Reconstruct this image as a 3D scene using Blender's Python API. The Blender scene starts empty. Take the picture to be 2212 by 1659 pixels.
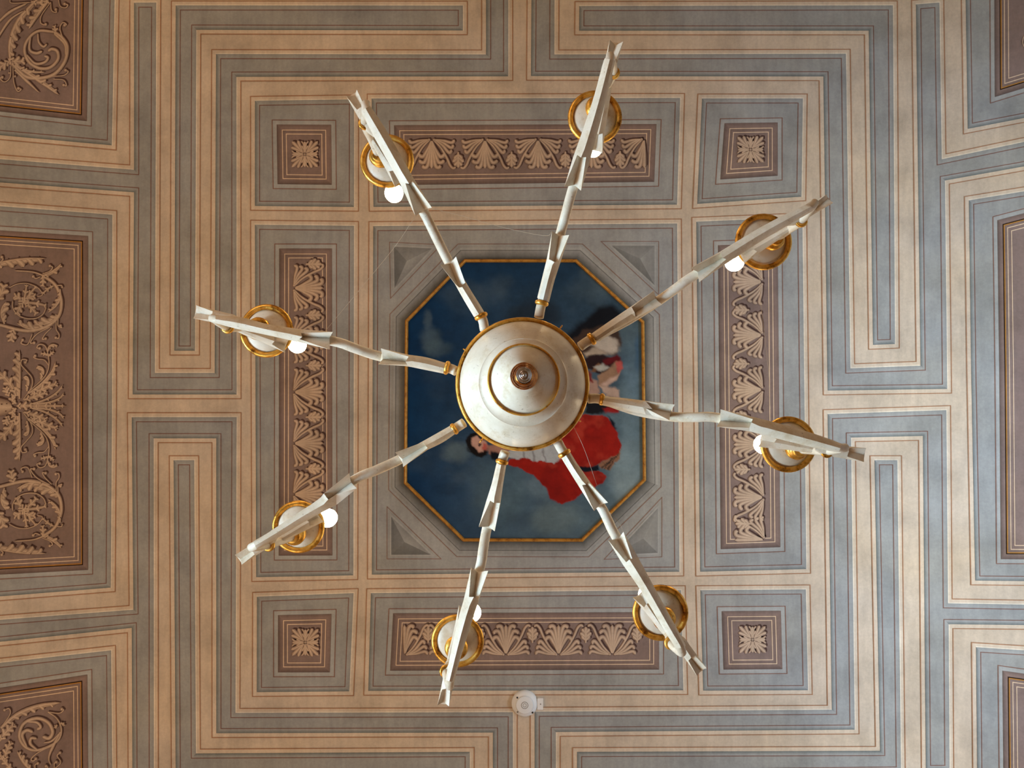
import bpy, bmesh, math, random
import numpy as np
from mathutils import Vector, Matrix
random.seed(4)
rng = np.random.default_rng(7)
SC = bpy.context.scene
COL = SC.collection

# ------------------------------------------------------------------ camera, world, lights, exposure
F = 1660.0                      # focal length in pixels of the 2212x1659 frame
CX, CY = 1106.0, 829.5
CAMZ = 1.5                      # the phone is held 1.5 m above the floor, looking straight up
H0 = 3.0                        # flat of the ceiling above the lens
TILT = math.atan(32.0 / F)
cam_d = bpy.data.cameras.new('camera')
cam = bpy.data.objects.new('camera', cam_d)
COL.objects.link(cam)
cam.location = (0, 0, CAMZ)
cam.rotation_euler = (math.pi + TILT, 0, 0)
cam_d.sensor_fit = 'HORIZONTAL'
cam_d.sensor_width = 36.0
cam_d.lens = F / 2212.0 * 36.0
cam_d.clip_start = 0.05
SC.camera = cam

world = bpy.data.worlds.new('world')
SC.world = world
world.use_nodes = True
wn = world.node_tree.nodes
wn['Background'].inputs[0].default_value = (0.62, 0.74, 1.0, 1)
wn['Background'].inputs[1].default_value = 1.0


def area_light(name, loc, target, sx, sy, power, color, spread=180):
    d = bpy.data.lights.new(name, 'AREA')
    d.shape = 'RECTANGLE'
    d.size, d.size_y = sx, sy
    d.energy = power
    d.color = color
    d.spread = math.radians(spread)
    o = bpy.data.objects.new(name, d)
    COL.objects.link(o)
    o.location = loc
    o.rotation_euler = (Vector(target) - Vector(loc)).to_track_quat('-Z', 'Y').to_euler()
    return o


P_WIN, P_RIGHT, P_FRONT, P_BACK = 20, 25.5, 56, 47
area_light('window_daylight_left', (-2.66, 0.75, 1.75), (0.0, 0.0, 2.38), 1.4, 1.0, P_WIN, (0.52, 0.80, 1.0), 54)
area_light('window_daylight_right', (2.64, 0.65, 2.8), (1.85, 0.6, 4.3), 2.8, 0.6, P_RIGHT, (0.75, 0.87, 0.98), 96)
area_light('warm_fill_front', (-1.9, 2.52, 1.75), (-2.0, 0.8, 4.0), 1.6, 1.8, P_FRONT, (1.0, 0.71, 0.49))  # added warm fill for the ceiling; the front wall has no opening
area_light('warm_fill_back', (-1.9, -2.52, 1.75), (-2.0, -0.8, 4.0), 1.6, 1.8, P_BACK, (1.0, 0.71, 0.49))  # matching added fill at the back wall, no real source there
BULB_POWER = 72.0

SC.view_settings.view_transform = 'Standard'
SC.view_settings.look = 'None'
SC.view_settings.gamma = 1.0
SC.view_settings.use_curve_mapping = False
SC.view_settings.exposure = 0.0
SC.cycles.use_denoising = True
SC.cycles.max_bounces = 8


# ------------------------------------------------------------------ small helpers
def lin(c):
    return tuple((v / 255 / 12.92) if v / 255 <= 0.04045 else ((v / 255 + 0.055) / 1.055) ** 2.4 for v in c)


def mul(c, k):
    return tuple(v * k for v in c)


def mix(a, b, t):
    return tuple(x * (1 - t) + y * t for x, y in zip(a, b))


ROT = np.array(Matrix.Rotation(math.pi + TILT, 3, 'X'))


def rays(p):
    p = np.asarray(p, float)
    d = np.stack([(p[..., 0] - CX) / F, -(p[..., 1] - CY) / F, -np.ones(p.shape[:-1])], -1) @ ROT.T
    return d / d[..., 2:3]


def at_h(px, py, h):
    """point seen at pixel (px, py) that lies h metres above the lens"""
    d = rays(np.array([px, py]))
    return Vector((d[0] * h, d[1] * h, CAMZ + h))


def ceil_h(X):
    return H0 - 0.6 * np.maximum(0, np.abs(X) - 1.45) ** 2     # the vault coves down to the side walls


def on_ceiling(p, off=0.0):
    """pixels -> points on the coved ceiling, off metres proud of it"""
    d = rays(p)
    h = np.full(d.shape[:-1], H0)
    for _ in range(30):
        h = 0.5 * h + 0.5 * ceil_h(d[..., 0] * h)
    P = d * h[..., None]
    X = P[..., 0]
    g = 1.2 * np.maximum(0, np.abs(X) - 1.45) * np.sign(X)      # -dh/dX
    n = np.stack([-g, np.zeros_like(g), -np.ones_like(g)], -1)
    n /= np.linalg.norm(n, axis=-1, keepdims=True)
    P = P + n * np.asarray(off)[..., None]
    P[..., 2] += CAMZ
    return P


def mesh_obj(name, verts, faces, mat, parent=None, cols=None, smooth=False, sharp=None):
    me = bpy.data.meshes.new(name)
    me.from_pydata([tuple(v) for v in verts], [], faces)
    me.materials.append(mat)
    if cols is not None:
        a = me.attributes.new('Col', 'FLOAT_COLOR', 'POINT')
        arr = np.ones((len(verts), 4), np.float32)
        arr[:, :3] = np.asarray(cols, np.float32)
        a.data.foreach_set('color', arr.ravel())
    if smooth:
        me.polygons.foreach_set('use_smooth', [True] * len(me.polygons))
        if sharp:
            me.set_sharp_from_angle(angle=math.radians(sharp))
    me.update()
    o = bpy.data.objects.new(name, me)
    COL.objects.link(o)
    if parent is not None:
        put_under(o, parent)
    return o


def put_under(o, parent):
    o.parent = parent
    if parent.type == 'EMPTY':
        o.matrix_parent_inverse = Matrix.Translation(-parent.location)


def tag(o, label=None, cat=None, group=None, kind=None):
    if label: o['label'] = label
    if cat: o['category'] = cat
    if group: o['group'] = group
    if kind: o['kind'] = kind
    return o


def empty(name, loc):
    o = bpy.data.objects.new(name, None)
    COL.objects.link(o)
    o.location = loc
    o.empty_display_size = 0.05
    return o


# ------------------------------------------------------------------ materials
def new_mat(name):
    m = bpy.data.materials.new(name)
    m.use_nodes = True
    nt = m.node_tree
    return m, nt, nt.nodes['Principled BSDF']


def noise(nt, scale, detail=4, rough=0.6, vec=None, dist=0.0):
    n = nt.nodes.new('ShaderNodeTexNoise')
    n.inputs['Scale'].default_value = scale
    n.inputs['Detail'].default_value = detail
    n.inputs['Roughness'].default_value = rough
    n.inputs['Distortion'].default_value = dist
    if vec is not None:
        nt.links.new(vec, n.inputs['Vector'])
    return n.outputs['Fac']


def ramp(nt, fac, stops):
    r = nt.nodes.new('ShaderNodeValToRGB')
    e = r.color_ramp.elements
    while len(e) < len(stops):
        e.new(0.5)
    for el, (p, c) in zip(e, stops):
        el.position = p
        el.color = (*c, 1)
    nt.links.new(fac, r.inputs[0])
    return r.outputs[0]


def mixc(nt, a, b, fac, mode='MIX'):
    m = nt.nodes.new('ShaderNodeMix')
    m.data_type = 'RGBA'
    m.blend_type = mode
    for sock, v in ((m.inputs[6], a), (m.inputs[7], b), (m.inputs[0], fac)):
        if isinstance(v, (int, float)):
            sock.default_value = v
        elif isinstance(v, tuple):
            sock.default_value = (*v, 1)
        else:
            nt.links.new(v, sock)
    return m.outputs[2]


def g3(v):
    return (v, v, v)


def geo_pos(nt, scale=(1, 1, 1)):
    g = nt.nodes.new('ShaderNodeNewGeometry')
    mp = nt.nodes.new('ShaderNodeMapping')
    mp.inputs['Scale'].default_value = scale
    nt.links.new(g.outputs['Position'], mp.inputs['Vector'])
    return mp.outputs[0]


def fresco(name, base=None, amt=1.0):
    """hand painted lime plaster: cloudy washes, brush streaks, fine grain"""
    m, nt, b = new_mat(name)
    if base is None:
        at = nt.nodes.new('ShaderNodeAttribute')
        at.attribute_name = 'Col'
        c = at.outputs['Color']
    else:
        rgb = nt.nodes.new('ShaderNodeRGB')
        rgb.outputs[0].default_value = (*base, 1)
        c = rgb.outputs[0]
    p = geo_pos(nt)
    a = amt * 0.88
    c = mixc(nt, c, ramp(nt, noise(nt, 6.0, 5, 0.62, p), [(0.28, g3(1 - 0.24 * a)), (0.5, g3(1.0)), (0.72, g3(1 + 0.16 * a))]), 1.0, 'MULTIPLY')
    c = mixc(nt, c, ramp(nt, noise(nt, 2.1, 3, 0.5, geo_pos(nt, (1.0, 1.3, 1))), [(0.3, (1 + .02 * a, 1.0, 1 - .07 * a)), (0.7, (1 - .04 * a, 1.0, 1 + .05 * a))]), 1.0, 'MULTIPLY')
    c = mixc(nt, c, ramp(nt, noise(nt, 14, 4, 0.6, geo_pos(nt, (3.0, 0.5, 1))), [(0.3, g3(1 - 0.10 * a)), (0.7, g3(1 + 0.08 * a))]), 1.0, 'MULTIPLY')
    c = mixc(nt, c, ramp(nt, noise(nt, 90, 3, 0.7, p), [(0.3, g3(0.93)), (0.7, g3(1.06))]), 1.0, 'MULTIPLY')
    nt.links.new(c, b.inputs['Base Color'])
    b.inputs['Roughness'].default_value = 0.9
    b.inputs['Specular IOR Level'].default_value = 0.15
    return m


TAN = (0.60, 0.515, 0.418)
GREY = (0.335, 0.352, 0.356)
BROWN = (0.25, 0.185, 0.168)
CREAM = (0.72, 0.56, 0.41)
RED = (0.26, 0.14, 0.11)
M_PAINT = fresco('fresco_paint')
M_TAN = fresco('fresco_tan_ground', TAN)
M_OIL = fresco('oil_paint', None, 0.3)


def plain(name, c, rough=0.5, metal=0.0):
    m, nt, b = new_mat(name)
    b.inputs['Base Color'].default_value = (*c, 1)
    b.inputs['Roughness'].default_value = rough
    b.inputs['Metallic'].default_value = metal
    return m


def aged_cream(name):
    m, nt, b = new_mat(name)
    p = geo_pos(nt)
    c = ramp(nt, noise(nt, 16, 5, 0.65, p), [(0.25, lin((206, 192, 168))), (0.5, lin((226, 217, 199))), (0.8, lin((238, 232, 220)))])
    specks = ramp(nt, noise(nt, 210, 4, 0.8, geo_pos(nt, (1, 1, 1))), [(0.30, (0.30, 0.23, 0.16)), (0.385, g3(1.0))])
    worn = ramp(nt, noise(nt, 26, 4, 0.7, p), [(0.38, g3(0.0)), (0.56, g3(1.0))])
    stain = ramp(nt, noise(nt, 34, 5, 0.7, geo_pos(nt, (1.0, 1.0, 0.6))), [(0.32, (0.84, 0.77, 0.66)), (0.48, g3(1.0))])
    c = mixc(nt, c, stain, 1.0, 'MULTIPLY')
    c = mixc(nt, c, mixc(nt, c, specks, 1.0, 'MULTIPLY'), worn)
    nt.links.new(c, b.inputs['Base Color'])
    b.inputs['Roughness'].default_value = 0.42
    bp = nt.nodes.new('ShaderNodeBump')
    bp.inputs['Strength'].default_value = 0.12
    bp.inputs['Distance'].default_value = 0.002
    nt.links.new(noise(nt, 60, 4, 0.6, p), bp.inputs['Height'])
    nt.links.new(bp.outputs[0], b.inputs['Normal'])
    return m


def gold_leaf(name, metal=0.82, c0=(104, 60, 16), c1=(222, 164, 66), c2=(252, 216, 122), rough=0.36):
    m, nt, b = new_mat(name)
    p = geo_pos(nt)
    c = ramp(nt, noise(nt, 45, 5, 0.7, p), [(0.33, lin(c0)), (0.47, lin(c1)), (0.75, lin(c2))])
    nt.links.new(c, b.inputs['Base Color'])
    b.inputs['Metallic'].default_value = metal
    rr = ramp(nt, noise(nt, 70, 3, 0.6, p), [(0.3, g3(rough - 0.08)), (0.7, g3(rough + 0.14))])
    nt.links.new(rr, b.inputs['Roughness'])
    bp = nt.nodes.new('ShaderNodeBump')
    bp.inputs['Strength'].default_value = 0.2
    bp.inputs['Distance'].default_value = 0.002
    nt.links.new(noise(nt, 110, 3, 0.6, p), bp.inputs['Height'])
    nt.links.new(bp.outputs[0], b.inputs['Normal'])
    return m


M_CREAM = aged_cream('aged_cream_paint')
M_GOLD = gold_leaf('gold_leaf')
M_OLDGOLD = gold_leaf('worn_copper_gold', 1.0, (92, 46, 20), (176, 108, 50), (214, 160, 92), 0.25)
M_SILVER = plain('worn_silver', lin((170, 165, 165)), 0.25, 1.0)
M_FRAMEGOLD = gold_leaf('frame_gilding', 0.35, (140, 92, 34), (190, 136, 52), (214, 164, 80), 0.45)
M_WHITE = plain('white_plastic', (0.80, 0.86, 0.92), 0.4)
M_WHITE2 = plain('white_plastic_face', (0.76, 0.83, 0.90), 0.5)
M_DARK = plain('black_plastic', lin((18, 16, 15)), 0.4)
M_MARK = plain('grey_print', lin((120, 117, 114)), 0.6)
M_WEB = plain('cobweb_silk', lin((200, 188, 168)), 0.7)
M_WALL = fresco('wall_plaster', lin((205, 185, 155)), 0.5)
M_FLOOR = fresco('terracotta_floor', lin((206, 172, 136)), 0.5)
M_WOOD = plain('window_wood', lin((110, 84, 60)), 0.5)
mg, ntg, bg = new_mat('window_glass')
bg.inputs['Transmission Weight'].default_value = 1.0
bg.inputs['Roughness'].default_value = 0.02
M_GLASS = mg
mb, ntb, bb = new_mat('lit_bulb')
bb.inputs['Base Color'].default_value = (1, 0.95, 0.85, 1)
bb.inputs['Emission Color'].default_value = (1.0, 0.74, 0.42, 1)
bb.inputs['Emission Strength'].default_value = BULB_POWER
M_BULB = mb


# ------------------------------------------------------------------ room shell
def box_mesh(boxes):
    V, Fc = [], []
    for (x0, y0, z0, x1, y1, z1) in boxes:
        n = len(V)
        V += [(x0, y0, z0), (x1, y0, z0), (x1, y1, z0), (x0, y1, z0), (x0, y0, z1), (x1, y0, z1), (x1, y1, z1), (x0, y1, z1)]
        Fc += [tuple(n + i for i in q) for q in ((0, 3, 2, 1), (4, 5, 6, 7), (0, 1, 5, 4), (1, 2, 6, 5), (2, 3, 7, 6), (3, 0, 4, 7))]
    return V, Fc


RX, RY = 2.7, 2.6
ZS = CAMZ + float(ceil_h(RX))            # springing of the cove


def wall_x(name, x0, x1, holes, top):
    """wall along Y between planes x0 and x1, one window hole (ya, yb, za, zb)"""
    ya, yb, za, zb = holes
    v, f = box_mesh([(x0, -RY, 0, x1, ya, top), (x0, yb, 0, x1, RY, top), (x0, ya, 0, x1, yb, za), (x0, ya, zb, x1, yb, top)])
    return tag(mesh_obj(name, v, f, M_WALL), kind='structure')


wall_x('wall_left', -RX - 0.25, -RX, (0.0, 1.5, 1.2, 2.4), ZS)
wall_x('wall_right', RX, RX + 0.25, (-0.85, 2.05, 2.1, 3.2), ZS)
ZT = CAMZ + H0
for nm, y0, y1 in (('wall_back', -RY - 0.2, -RY), ('wall_front', RY, RY + 0.2)):
    xs = np.concatenate([np.linspace(-RX, -1.45, 20), np.linspace(1.45, RX, 20)])
    V, Fc = [], []
    for x in xs:
        z = CAMZ + float(ceil_h(x))
        V += [(x, y0, 0), (x, y0, z), (x, y1, 0), (x, y1, z)]
    for i in range(len(xs) - 1):
        a, b = 4 * i, 4 * i + 4
        Fc += [(a, b, b + 1, a + 1), (a + 2, a + 3, b + 3, b + 2), (a + 1, b + 1, b + 3, a + 3)]
    tag(mesh_obj(nm, V, Fc, M_WALL), kind='structure')
v, f = box_mesh([(-RX - 0.25, -RY - 0.2, -0.15, RX + 0.25, RY + 0.2, 0)])
tag(mesh_obj('floor', v, f, M_FLOOR), kind='structure')
for nm, x, (ya, yb, za, zb) in (('window_1', -RX - 0.12, (0.0, 1.5, 1.2, 2.4)), ('window_2', RX + 0.12, (-0.85, 2.05, 2.1, 3.2))):
    t = 0.06
    ym = (ya + yb) / 2
    v, f = box_mesh([(x - .03, ya, za, x + .03, ya + t, zb), (x - .03, yb - t, za, x + .03, yb, zb), (x - .03, ya + t, za, x + .03, yb - t, za + t),
                     (x - .03, ya + t, zb - t, x + .03, yb - t, zb), (x - .03, ym - t / 2, za + t, x + .03, ym + t / 2, zb - t)])
    w = tag(mesh_obj(nm, v, f, M_WOOD), kind='structure')
    for a, b in ((ya + t, ym - t / 2), (ym + t / 2, yb - t)):
        v, f = box_mesh([(x - .004, a, za + t, x + .004, b, zb - t)])
        mesh_obj('pane', v, f, M_GLASS, w)

# the coved ceiling itself: plaster shell with a tan painted ground
xs = np.concatenate([np.linspace(-RX, -1.45, 64), np.linspace(-1.2, 1.2, 9), np.linspace(1.45, RX, 64)])
V, Fc = [], []
for x in xs:
    z = CAMZ + float(ceil_h(x))
    for (y, dz) in ((-RY, 0), (RY, 0), (-RY, 0.2), (RY, 0.2)):
        V.append((x, y, z + dz))
for i in range(len(xs) - 1):
    a, b = 4 * i, 4 * i + 4
    Fc += [(a, a + 1, b + 1, b), (a + 2, b + 2, b + 3, a + 3), (a, b, b + 2, a + 2), (a + 1, a + 3, b + 3, b + 1)]
CEIL = tag(mesh_obj('ceiling', V, Fc, M_TAN), kind='structure')
tag(CEIL, label='flat coved ceiling painted with tan and grey interlaced bands around framed panels')


# ------------------------------------------------------------------ painted geometry on the ceiling
def area2(P):
    x, y = P[:, 0], P[:, 1]
    return 0.5 * np.sum(x * np.roll(y, -1) - np.roll(x, -1) * y)


def orient(P):
    P = np.asarray(P, float)
    return P if area2(P) > 0 else P[::-1].copy()


def offset(P, d):
    """mitred outset (d > 0 outward) of a positively oriented polygon"""
    A, B, C = np.roll(P, 1, 0), P, np.roll(P, -1, 0)
    e1 = (B - A) / np.linalg.norm(B - A, axis=1, keepdims=True)
    e2 = (C - B) / np.linalg.norm(C - B, axis=1, keepdims=True)
    n1 = np.stack([e1[:, 1], -e1[:, 0]], 1)
    n2 = np.stack([e2[:, 1], -e2[:, 0]], 1)
    s = n1 + n2
    k = 1 + np.sum(n1 * n2, 1, keepdims=True)
    return P + d * s / k


class Paint:
    def __init__(self):
        self.v, self.o, self.c, self.f = [], [], [], []

    def add(self, pts, offs, cols, faces):
        n = len(self.v)
        self.v += [tuple(p) for p in pts]
        self.o += list(offs)
        self.c += list(cols)
        self.f += [tuple(n + i for i in q) for q in faces]

    def ring(self, P, d1, d2, off, col):
        """strip between two outsets of polygon P; col(normal) -> (colour at d1, colour at d2) or None to skip"""
        P = orient(P)
        A, B = offset(P, d1), offset(P, d2)
        n = len(P)
        for i in range(n):
            j = (i + 1) % n
            e = P[j] - P[i]
            nr = np.array([e[1], -e[0]]) / np.linalg.norm(e)
            cc = col(nr, (P[i] + P[j]) / 2) if callable(col) else (col, col)
            if cc is None:
                continue
            k = 1
            if max(abs(P[i][0] - CX), abs(P[j][0] - CX)) > 760:      # over the cove: short pieces
                k = max(1, int(abs(e[0]) // 14))
            for q in range(k):
                u, v = q / k, (q + 1) / k
                self.add([A[i] + (A[j] - A[i]) * u, A[i] + (A[j] - A[i]) * v, B[i] + (B[j] - B[i]) * v, B[i] + (B[j] - B[i]) * u],
                         [off] * 4, [cc[0], cc[0], cc[1], cc[1]], [(0, 1, 2, 3)])

    def build(self, name, parent=None, mat=None, smooth=False):
        V = on_ceiling(np.array(self.v), np.array(self.o))
        return mesh_obj(name, V, self.f, mat or M_PAINT, parent, self.c, smooth)


def fill(name, P, off, col, parent):
    """flat painted field, cut into narrow strips where the ceiling curves"""
    P = orient(P)
    bm = bmesh.new()
    vs = [bm.verts.new((x, y, 0)) for x, y in P]
    bm.faces.new(vs)
    x0, x1 = P[:, 0].min(), P[:, 0].max()
    cuts = [c for c in list(np.arange(-700, 346, 14.0)) + list(np.arange(1866, 2900, 14.0)) if x0 + 1 < c < x1 - 1]
    for c in cuts:
        bmesh.ops.bisect_plane(bm, geom=bm.verts[:] + bm.edges[:] + bm.faces[:], plane_co=(c, 0, 0), plane_no=(1, 0, 0))
    bmesh.ops.triangulate(bm, faces=[f for f in bm.faces if len(f.verts) > 4])
    bm.verts.index_update()
    pts = np.array([v.co[:2] for v in bm.verts])
    faces = [tuple(v.index for v in f.verts) for f in bm.faces]
    bm.free()
    return mesh_obj(name, on_ceiling(pts, np.full(len(pts), off)), faces, M_PAINT, parent, [col] * len(pts))


DARK = (0.165, 0.195, 0.20)
LIGHT = (0.78, 0.74, 0.64)


def grey_field(P, flip=None, name='grey_band'):
    """a grey band of the fret with its shaded rim, its light rim and its red fillets"""
    o = fill(name, P, 0.0010, GREY, CEIL)
    e = Paint()
    e.ring(P, 0, 9, 0.0008, mul(TAN, 1.09))
    e.ring(P, 0, -9.5, 0.0013, mul(GREY, 1.06))

    def dk(n, m):
        shade = (-n[0] if abs(n[0]) > abs(n[1]) else n[1]) > 0
        if flip and flip(n, m):
            shade = not shade
        return shade

    e.ring(P, 0, -6.5, 0.0016, lambda n, m: (DARK, mul(GREY, 1.0)) if dk(n, m) else (mul(GREY, .92), mul(GREY, 1.06)))
    e.ring(P, 0, 3.2, 0.0016, lambda n, m: None if dk(n, m) else (LIGHT, mul(TAN, 1.12)))
    e.build('shaded_rim', o)
    r = Paint()
    r.ring(P, -9.1, -10.9, 0.0020, (0.235, 0.135, 0.115))
    r.ring(P, 8.5, 10.3, 0.0020, (0.40, 0.215, 0.125))
    r.build('red_fillet', o)
    return o


# nine fields of the inner square
PANELS = [
    [(551, 218), (765, 215), (765, 447), (551, 445)],
    [(803, 213), (1469, 212), (1462.5, 442), (807, 447)],
    [(1516.5, 213), (1734, 213), (1731, 425), (1506, 440.5)],
    [(551, 485.5), (765, 488), (763.6, 1242.5), (553.7, 1246.5)],
    [(806.5, 488.5), (1462.5, 483), (1467.5, 1234.7), (803.5, 1241)],
    [(1504, 479), (1733, 470), (1741.4, 1229), (1512.5, 1234.7)],
    [(555.4, 1288.7), (764, 1281), (755, 1493), (555, 1494.7)],
    [(801.5, 1281), (1471, 1274.6), (1476, 1490.6), (795.7, 1492)],
    [(1513, 1274.6), (1740.4, 1273), (1745, 1490.6), (1519, 1491.6)],
]
for P in PANELS:
    grey_field(P, name='grey_panel')

T, Bt = -330, 1990          # the pattern runs on past the picture's edge
# upper left fret
grey_field([(290, 6), (338, 6), (335, 805.6), (464, 805.6), (467, 117), (1050, 118), (1050, T), (1098, T), (1098, 165), (511, 166),
            (511.5, 852), (287, 852), (290, 415.5), (0, 394), (-340, 370), (-340, 318), (0, 344), (290, 367)])
grey_field([(380, 12), (1000, 12.5), (1000, 66), (424.5, 64.5), (421.6, 757.6), (377, 757.6)])
# upper right fret
grey_field([(1147, 164.4), (1150, T), (1199, T), (1197.5, 118), (1827, 116.5), (1836.6, 795.8), (1988.5, 790), (1978.4, 10), (2029, 6),
            (2034, 344.4), (2212, 307), (2560, 240), (2560, 290), (2212, 359.5), (2041, 390), (2046, 840), (1787.7, 843.7), (1778.5, 165.4)])
grey_field([(1251.5, 13.5), (1928.5, 12), (1933, 743), (1885.6, 745), (1876.5, 66.5), (1251, 66.5)])
# lower left fret
grey_field([(285, 901), (511.5, 901), (509, 1539.6), (1108, 1538), (1108, Bt), (1065, Bt), (1064.8, 1582), (467.6, 1583.5), (467.6, 946.7),
            (332.5, 946.7), (333, Bt), (288, Bt), (285, 1356), (0, 1386), (-340, 1421), (-340, 1370), (0, 1338.7), (288.7, 1316.8)])
low = lambda n, m: n[1] < -0.7 and 1600 < m[1] < 1640
grey_field([(375.4, 994), (420, 994), (423.7, 1627.4), (1015, 1624), (1015, 1675), (380, 1676)], low)
# lower right fret
grey_field([(1787.7, 894.4), (2044, 886), (2047.6, 1303), (2212, 1306), (2560, 1312), (2560, 1354), (2212, 1350), (2049, 1348), (2051, 1663), (2000, 1663),
            (1993.6, 941.6), (1838, 945), (1846, 1575.7), (1200.8, 1580.8), (1200.8, Bt), (1155, Bt), (1155, 1537), (1796.8, 1532.8)])
grey_field([(1889, 994), (1938, 994), (1946, 1666), (1246.5, 1674), (1246.5, 1624), (1900.8, 1621.6)], low)


def brown_field(P, gold=False, lines=(11, 19.5), name='brown_panel'):
    o = fill(name, P, 0.0022, BROWN, CEIL)
    e = Paint()
    e.ring(P, 0, 8.5, 0.0014, lambda n, m: (mul(GREY, 1.22), mul(GREY, 1.12)))
    e.ring(P, 9.0, 10.6, 0.0020, RED)
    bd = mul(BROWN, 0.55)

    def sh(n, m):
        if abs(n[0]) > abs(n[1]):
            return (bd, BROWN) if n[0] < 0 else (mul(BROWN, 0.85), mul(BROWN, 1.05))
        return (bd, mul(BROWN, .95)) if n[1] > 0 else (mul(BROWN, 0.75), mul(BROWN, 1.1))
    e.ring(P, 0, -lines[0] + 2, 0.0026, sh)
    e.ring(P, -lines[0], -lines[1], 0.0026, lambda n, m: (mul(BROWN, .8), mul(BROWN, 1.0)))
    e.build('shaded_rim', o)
    c = Paint()
    k = 9.5 if gold else 0
    if gold:
        g = Paint()
        g.ring(P, -11.0, -13.0, 0.0030, lin((40, 24, 14)))
        g.ring(P, -13.0, -15.4, 0.0034, lin((176, 128, 66)))
        g.build('gold_fillet', o)
    for d in lines:
        c.ring(P, -d - k, -d - k - 1.9, 0.0030, CREAM)
    c.build('cream_fillet', o)
    return o


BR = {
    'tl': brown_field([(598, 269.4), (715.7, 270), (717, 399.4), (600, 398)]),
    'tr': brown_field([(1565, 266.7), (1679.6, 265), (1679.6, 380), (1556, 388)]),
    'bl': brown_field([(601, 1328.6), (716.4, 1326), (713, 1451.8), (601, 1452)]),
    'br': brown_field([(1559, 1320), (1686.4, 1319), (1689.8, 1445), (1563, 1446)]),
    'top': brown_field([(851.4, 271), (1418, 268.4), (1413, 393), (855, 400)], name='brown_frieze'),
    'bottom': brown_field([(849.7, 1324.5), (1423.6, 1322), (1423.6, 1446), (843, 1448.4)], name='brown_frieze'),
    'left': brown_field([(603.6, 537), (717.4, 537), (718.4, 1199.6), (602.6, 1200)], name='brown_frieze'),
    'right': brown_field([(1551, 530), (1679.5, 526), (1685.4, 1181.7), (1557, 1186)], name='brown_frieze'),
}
# big panels cut by the picture's left and right edges
OUTER = []
for G, Bn in (
    ([(-340, -250), (250, -250), (248, 0), (242, 314), (0, 292), (-340, 261)], [(-260, -190), (193, -190), (192, 0), (188, 262), (0, 241), (-260, 219)]),
    ([(-340, 418), (0, 445.6), (243, 464), (242.4, 870), (239.7, 1269), (0, 1288), (-340, 1315)], [(-260, 480), (0, 498), (190.7, 510), (190.7, 1230.7), (0, 1241), (-260, 1256)]),
    ([(-340, 1469), (0, 1431.5), (240.4, 1404.5), (243, 1659), (245, 1900), (-340, 1900)], [(-260, 1525), (0, 1485.6), (189, 1457), (190.7, 1659), (192, 1840), (-260, 1840)]),
    ([(2080, -250), (2560, -250), (2560, 188), (2212, 255), (2090.5, 278.5), (2086, 0)], [(2142, -190), (2470, -190), (2470, 128), (2212, 190.7), (2149, 210), (2148, 0)]),
    ([(2093, 433), (2212, 413.6), (2560, 357), (2560, 1258), (2212, 1255), (2106.7, 1254), (2098, 800)], [(2154.6, 476), (2212, 461), (2470, 397), (2470, 1210), (2212, 1208), (2162.4, 1207.7), (2159, 800)]),
    ([(2108.4, 1397.8), (2212, 1404.5), (2560, 1427), (2560, 1900), (2118, 1900), (2111, 1659)], [(2165.8, 1448.4), (2212, 1455), (2470, 1491), (2470, 1840), (2172, 1840), (2168, 1659)]),
):
    grey_field(G, name='grey_panel')
    OUTER.append(brown_field(Bn, True))

# ------------------------------------------------------------------ painted relief ornament
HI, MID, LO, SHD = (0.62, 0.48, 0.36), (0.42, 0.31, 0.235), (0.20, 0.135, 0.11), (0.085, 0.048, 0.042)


def smooth_path(pts, n=6):
    P = [np.array(p, float) for p in pts]
    if len(P) == 2:
        return np.array([P[0] + (P[1] - P[0]) * t for t in np.linspace(0, 1, n)])
    Q = [2 * P[0] - P[1]] + P + [2 * P[-1] - P[-2]]
    out = []
    for i in range(1, len(Q) - 2):
        a, b, c, d = Q[i - 1:i + 3]
        for t in np.linspace(0, 1, n, endpoint=False):
            out.append(0.5 * (2 * b + (c - a) * t + (2 * a - 5 * b + 4 * c - d) * t * t + (3 * b - a - 3 * c + d) * t ** 3))
    out.append(P[-1])
    return np.array(out)


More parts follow.
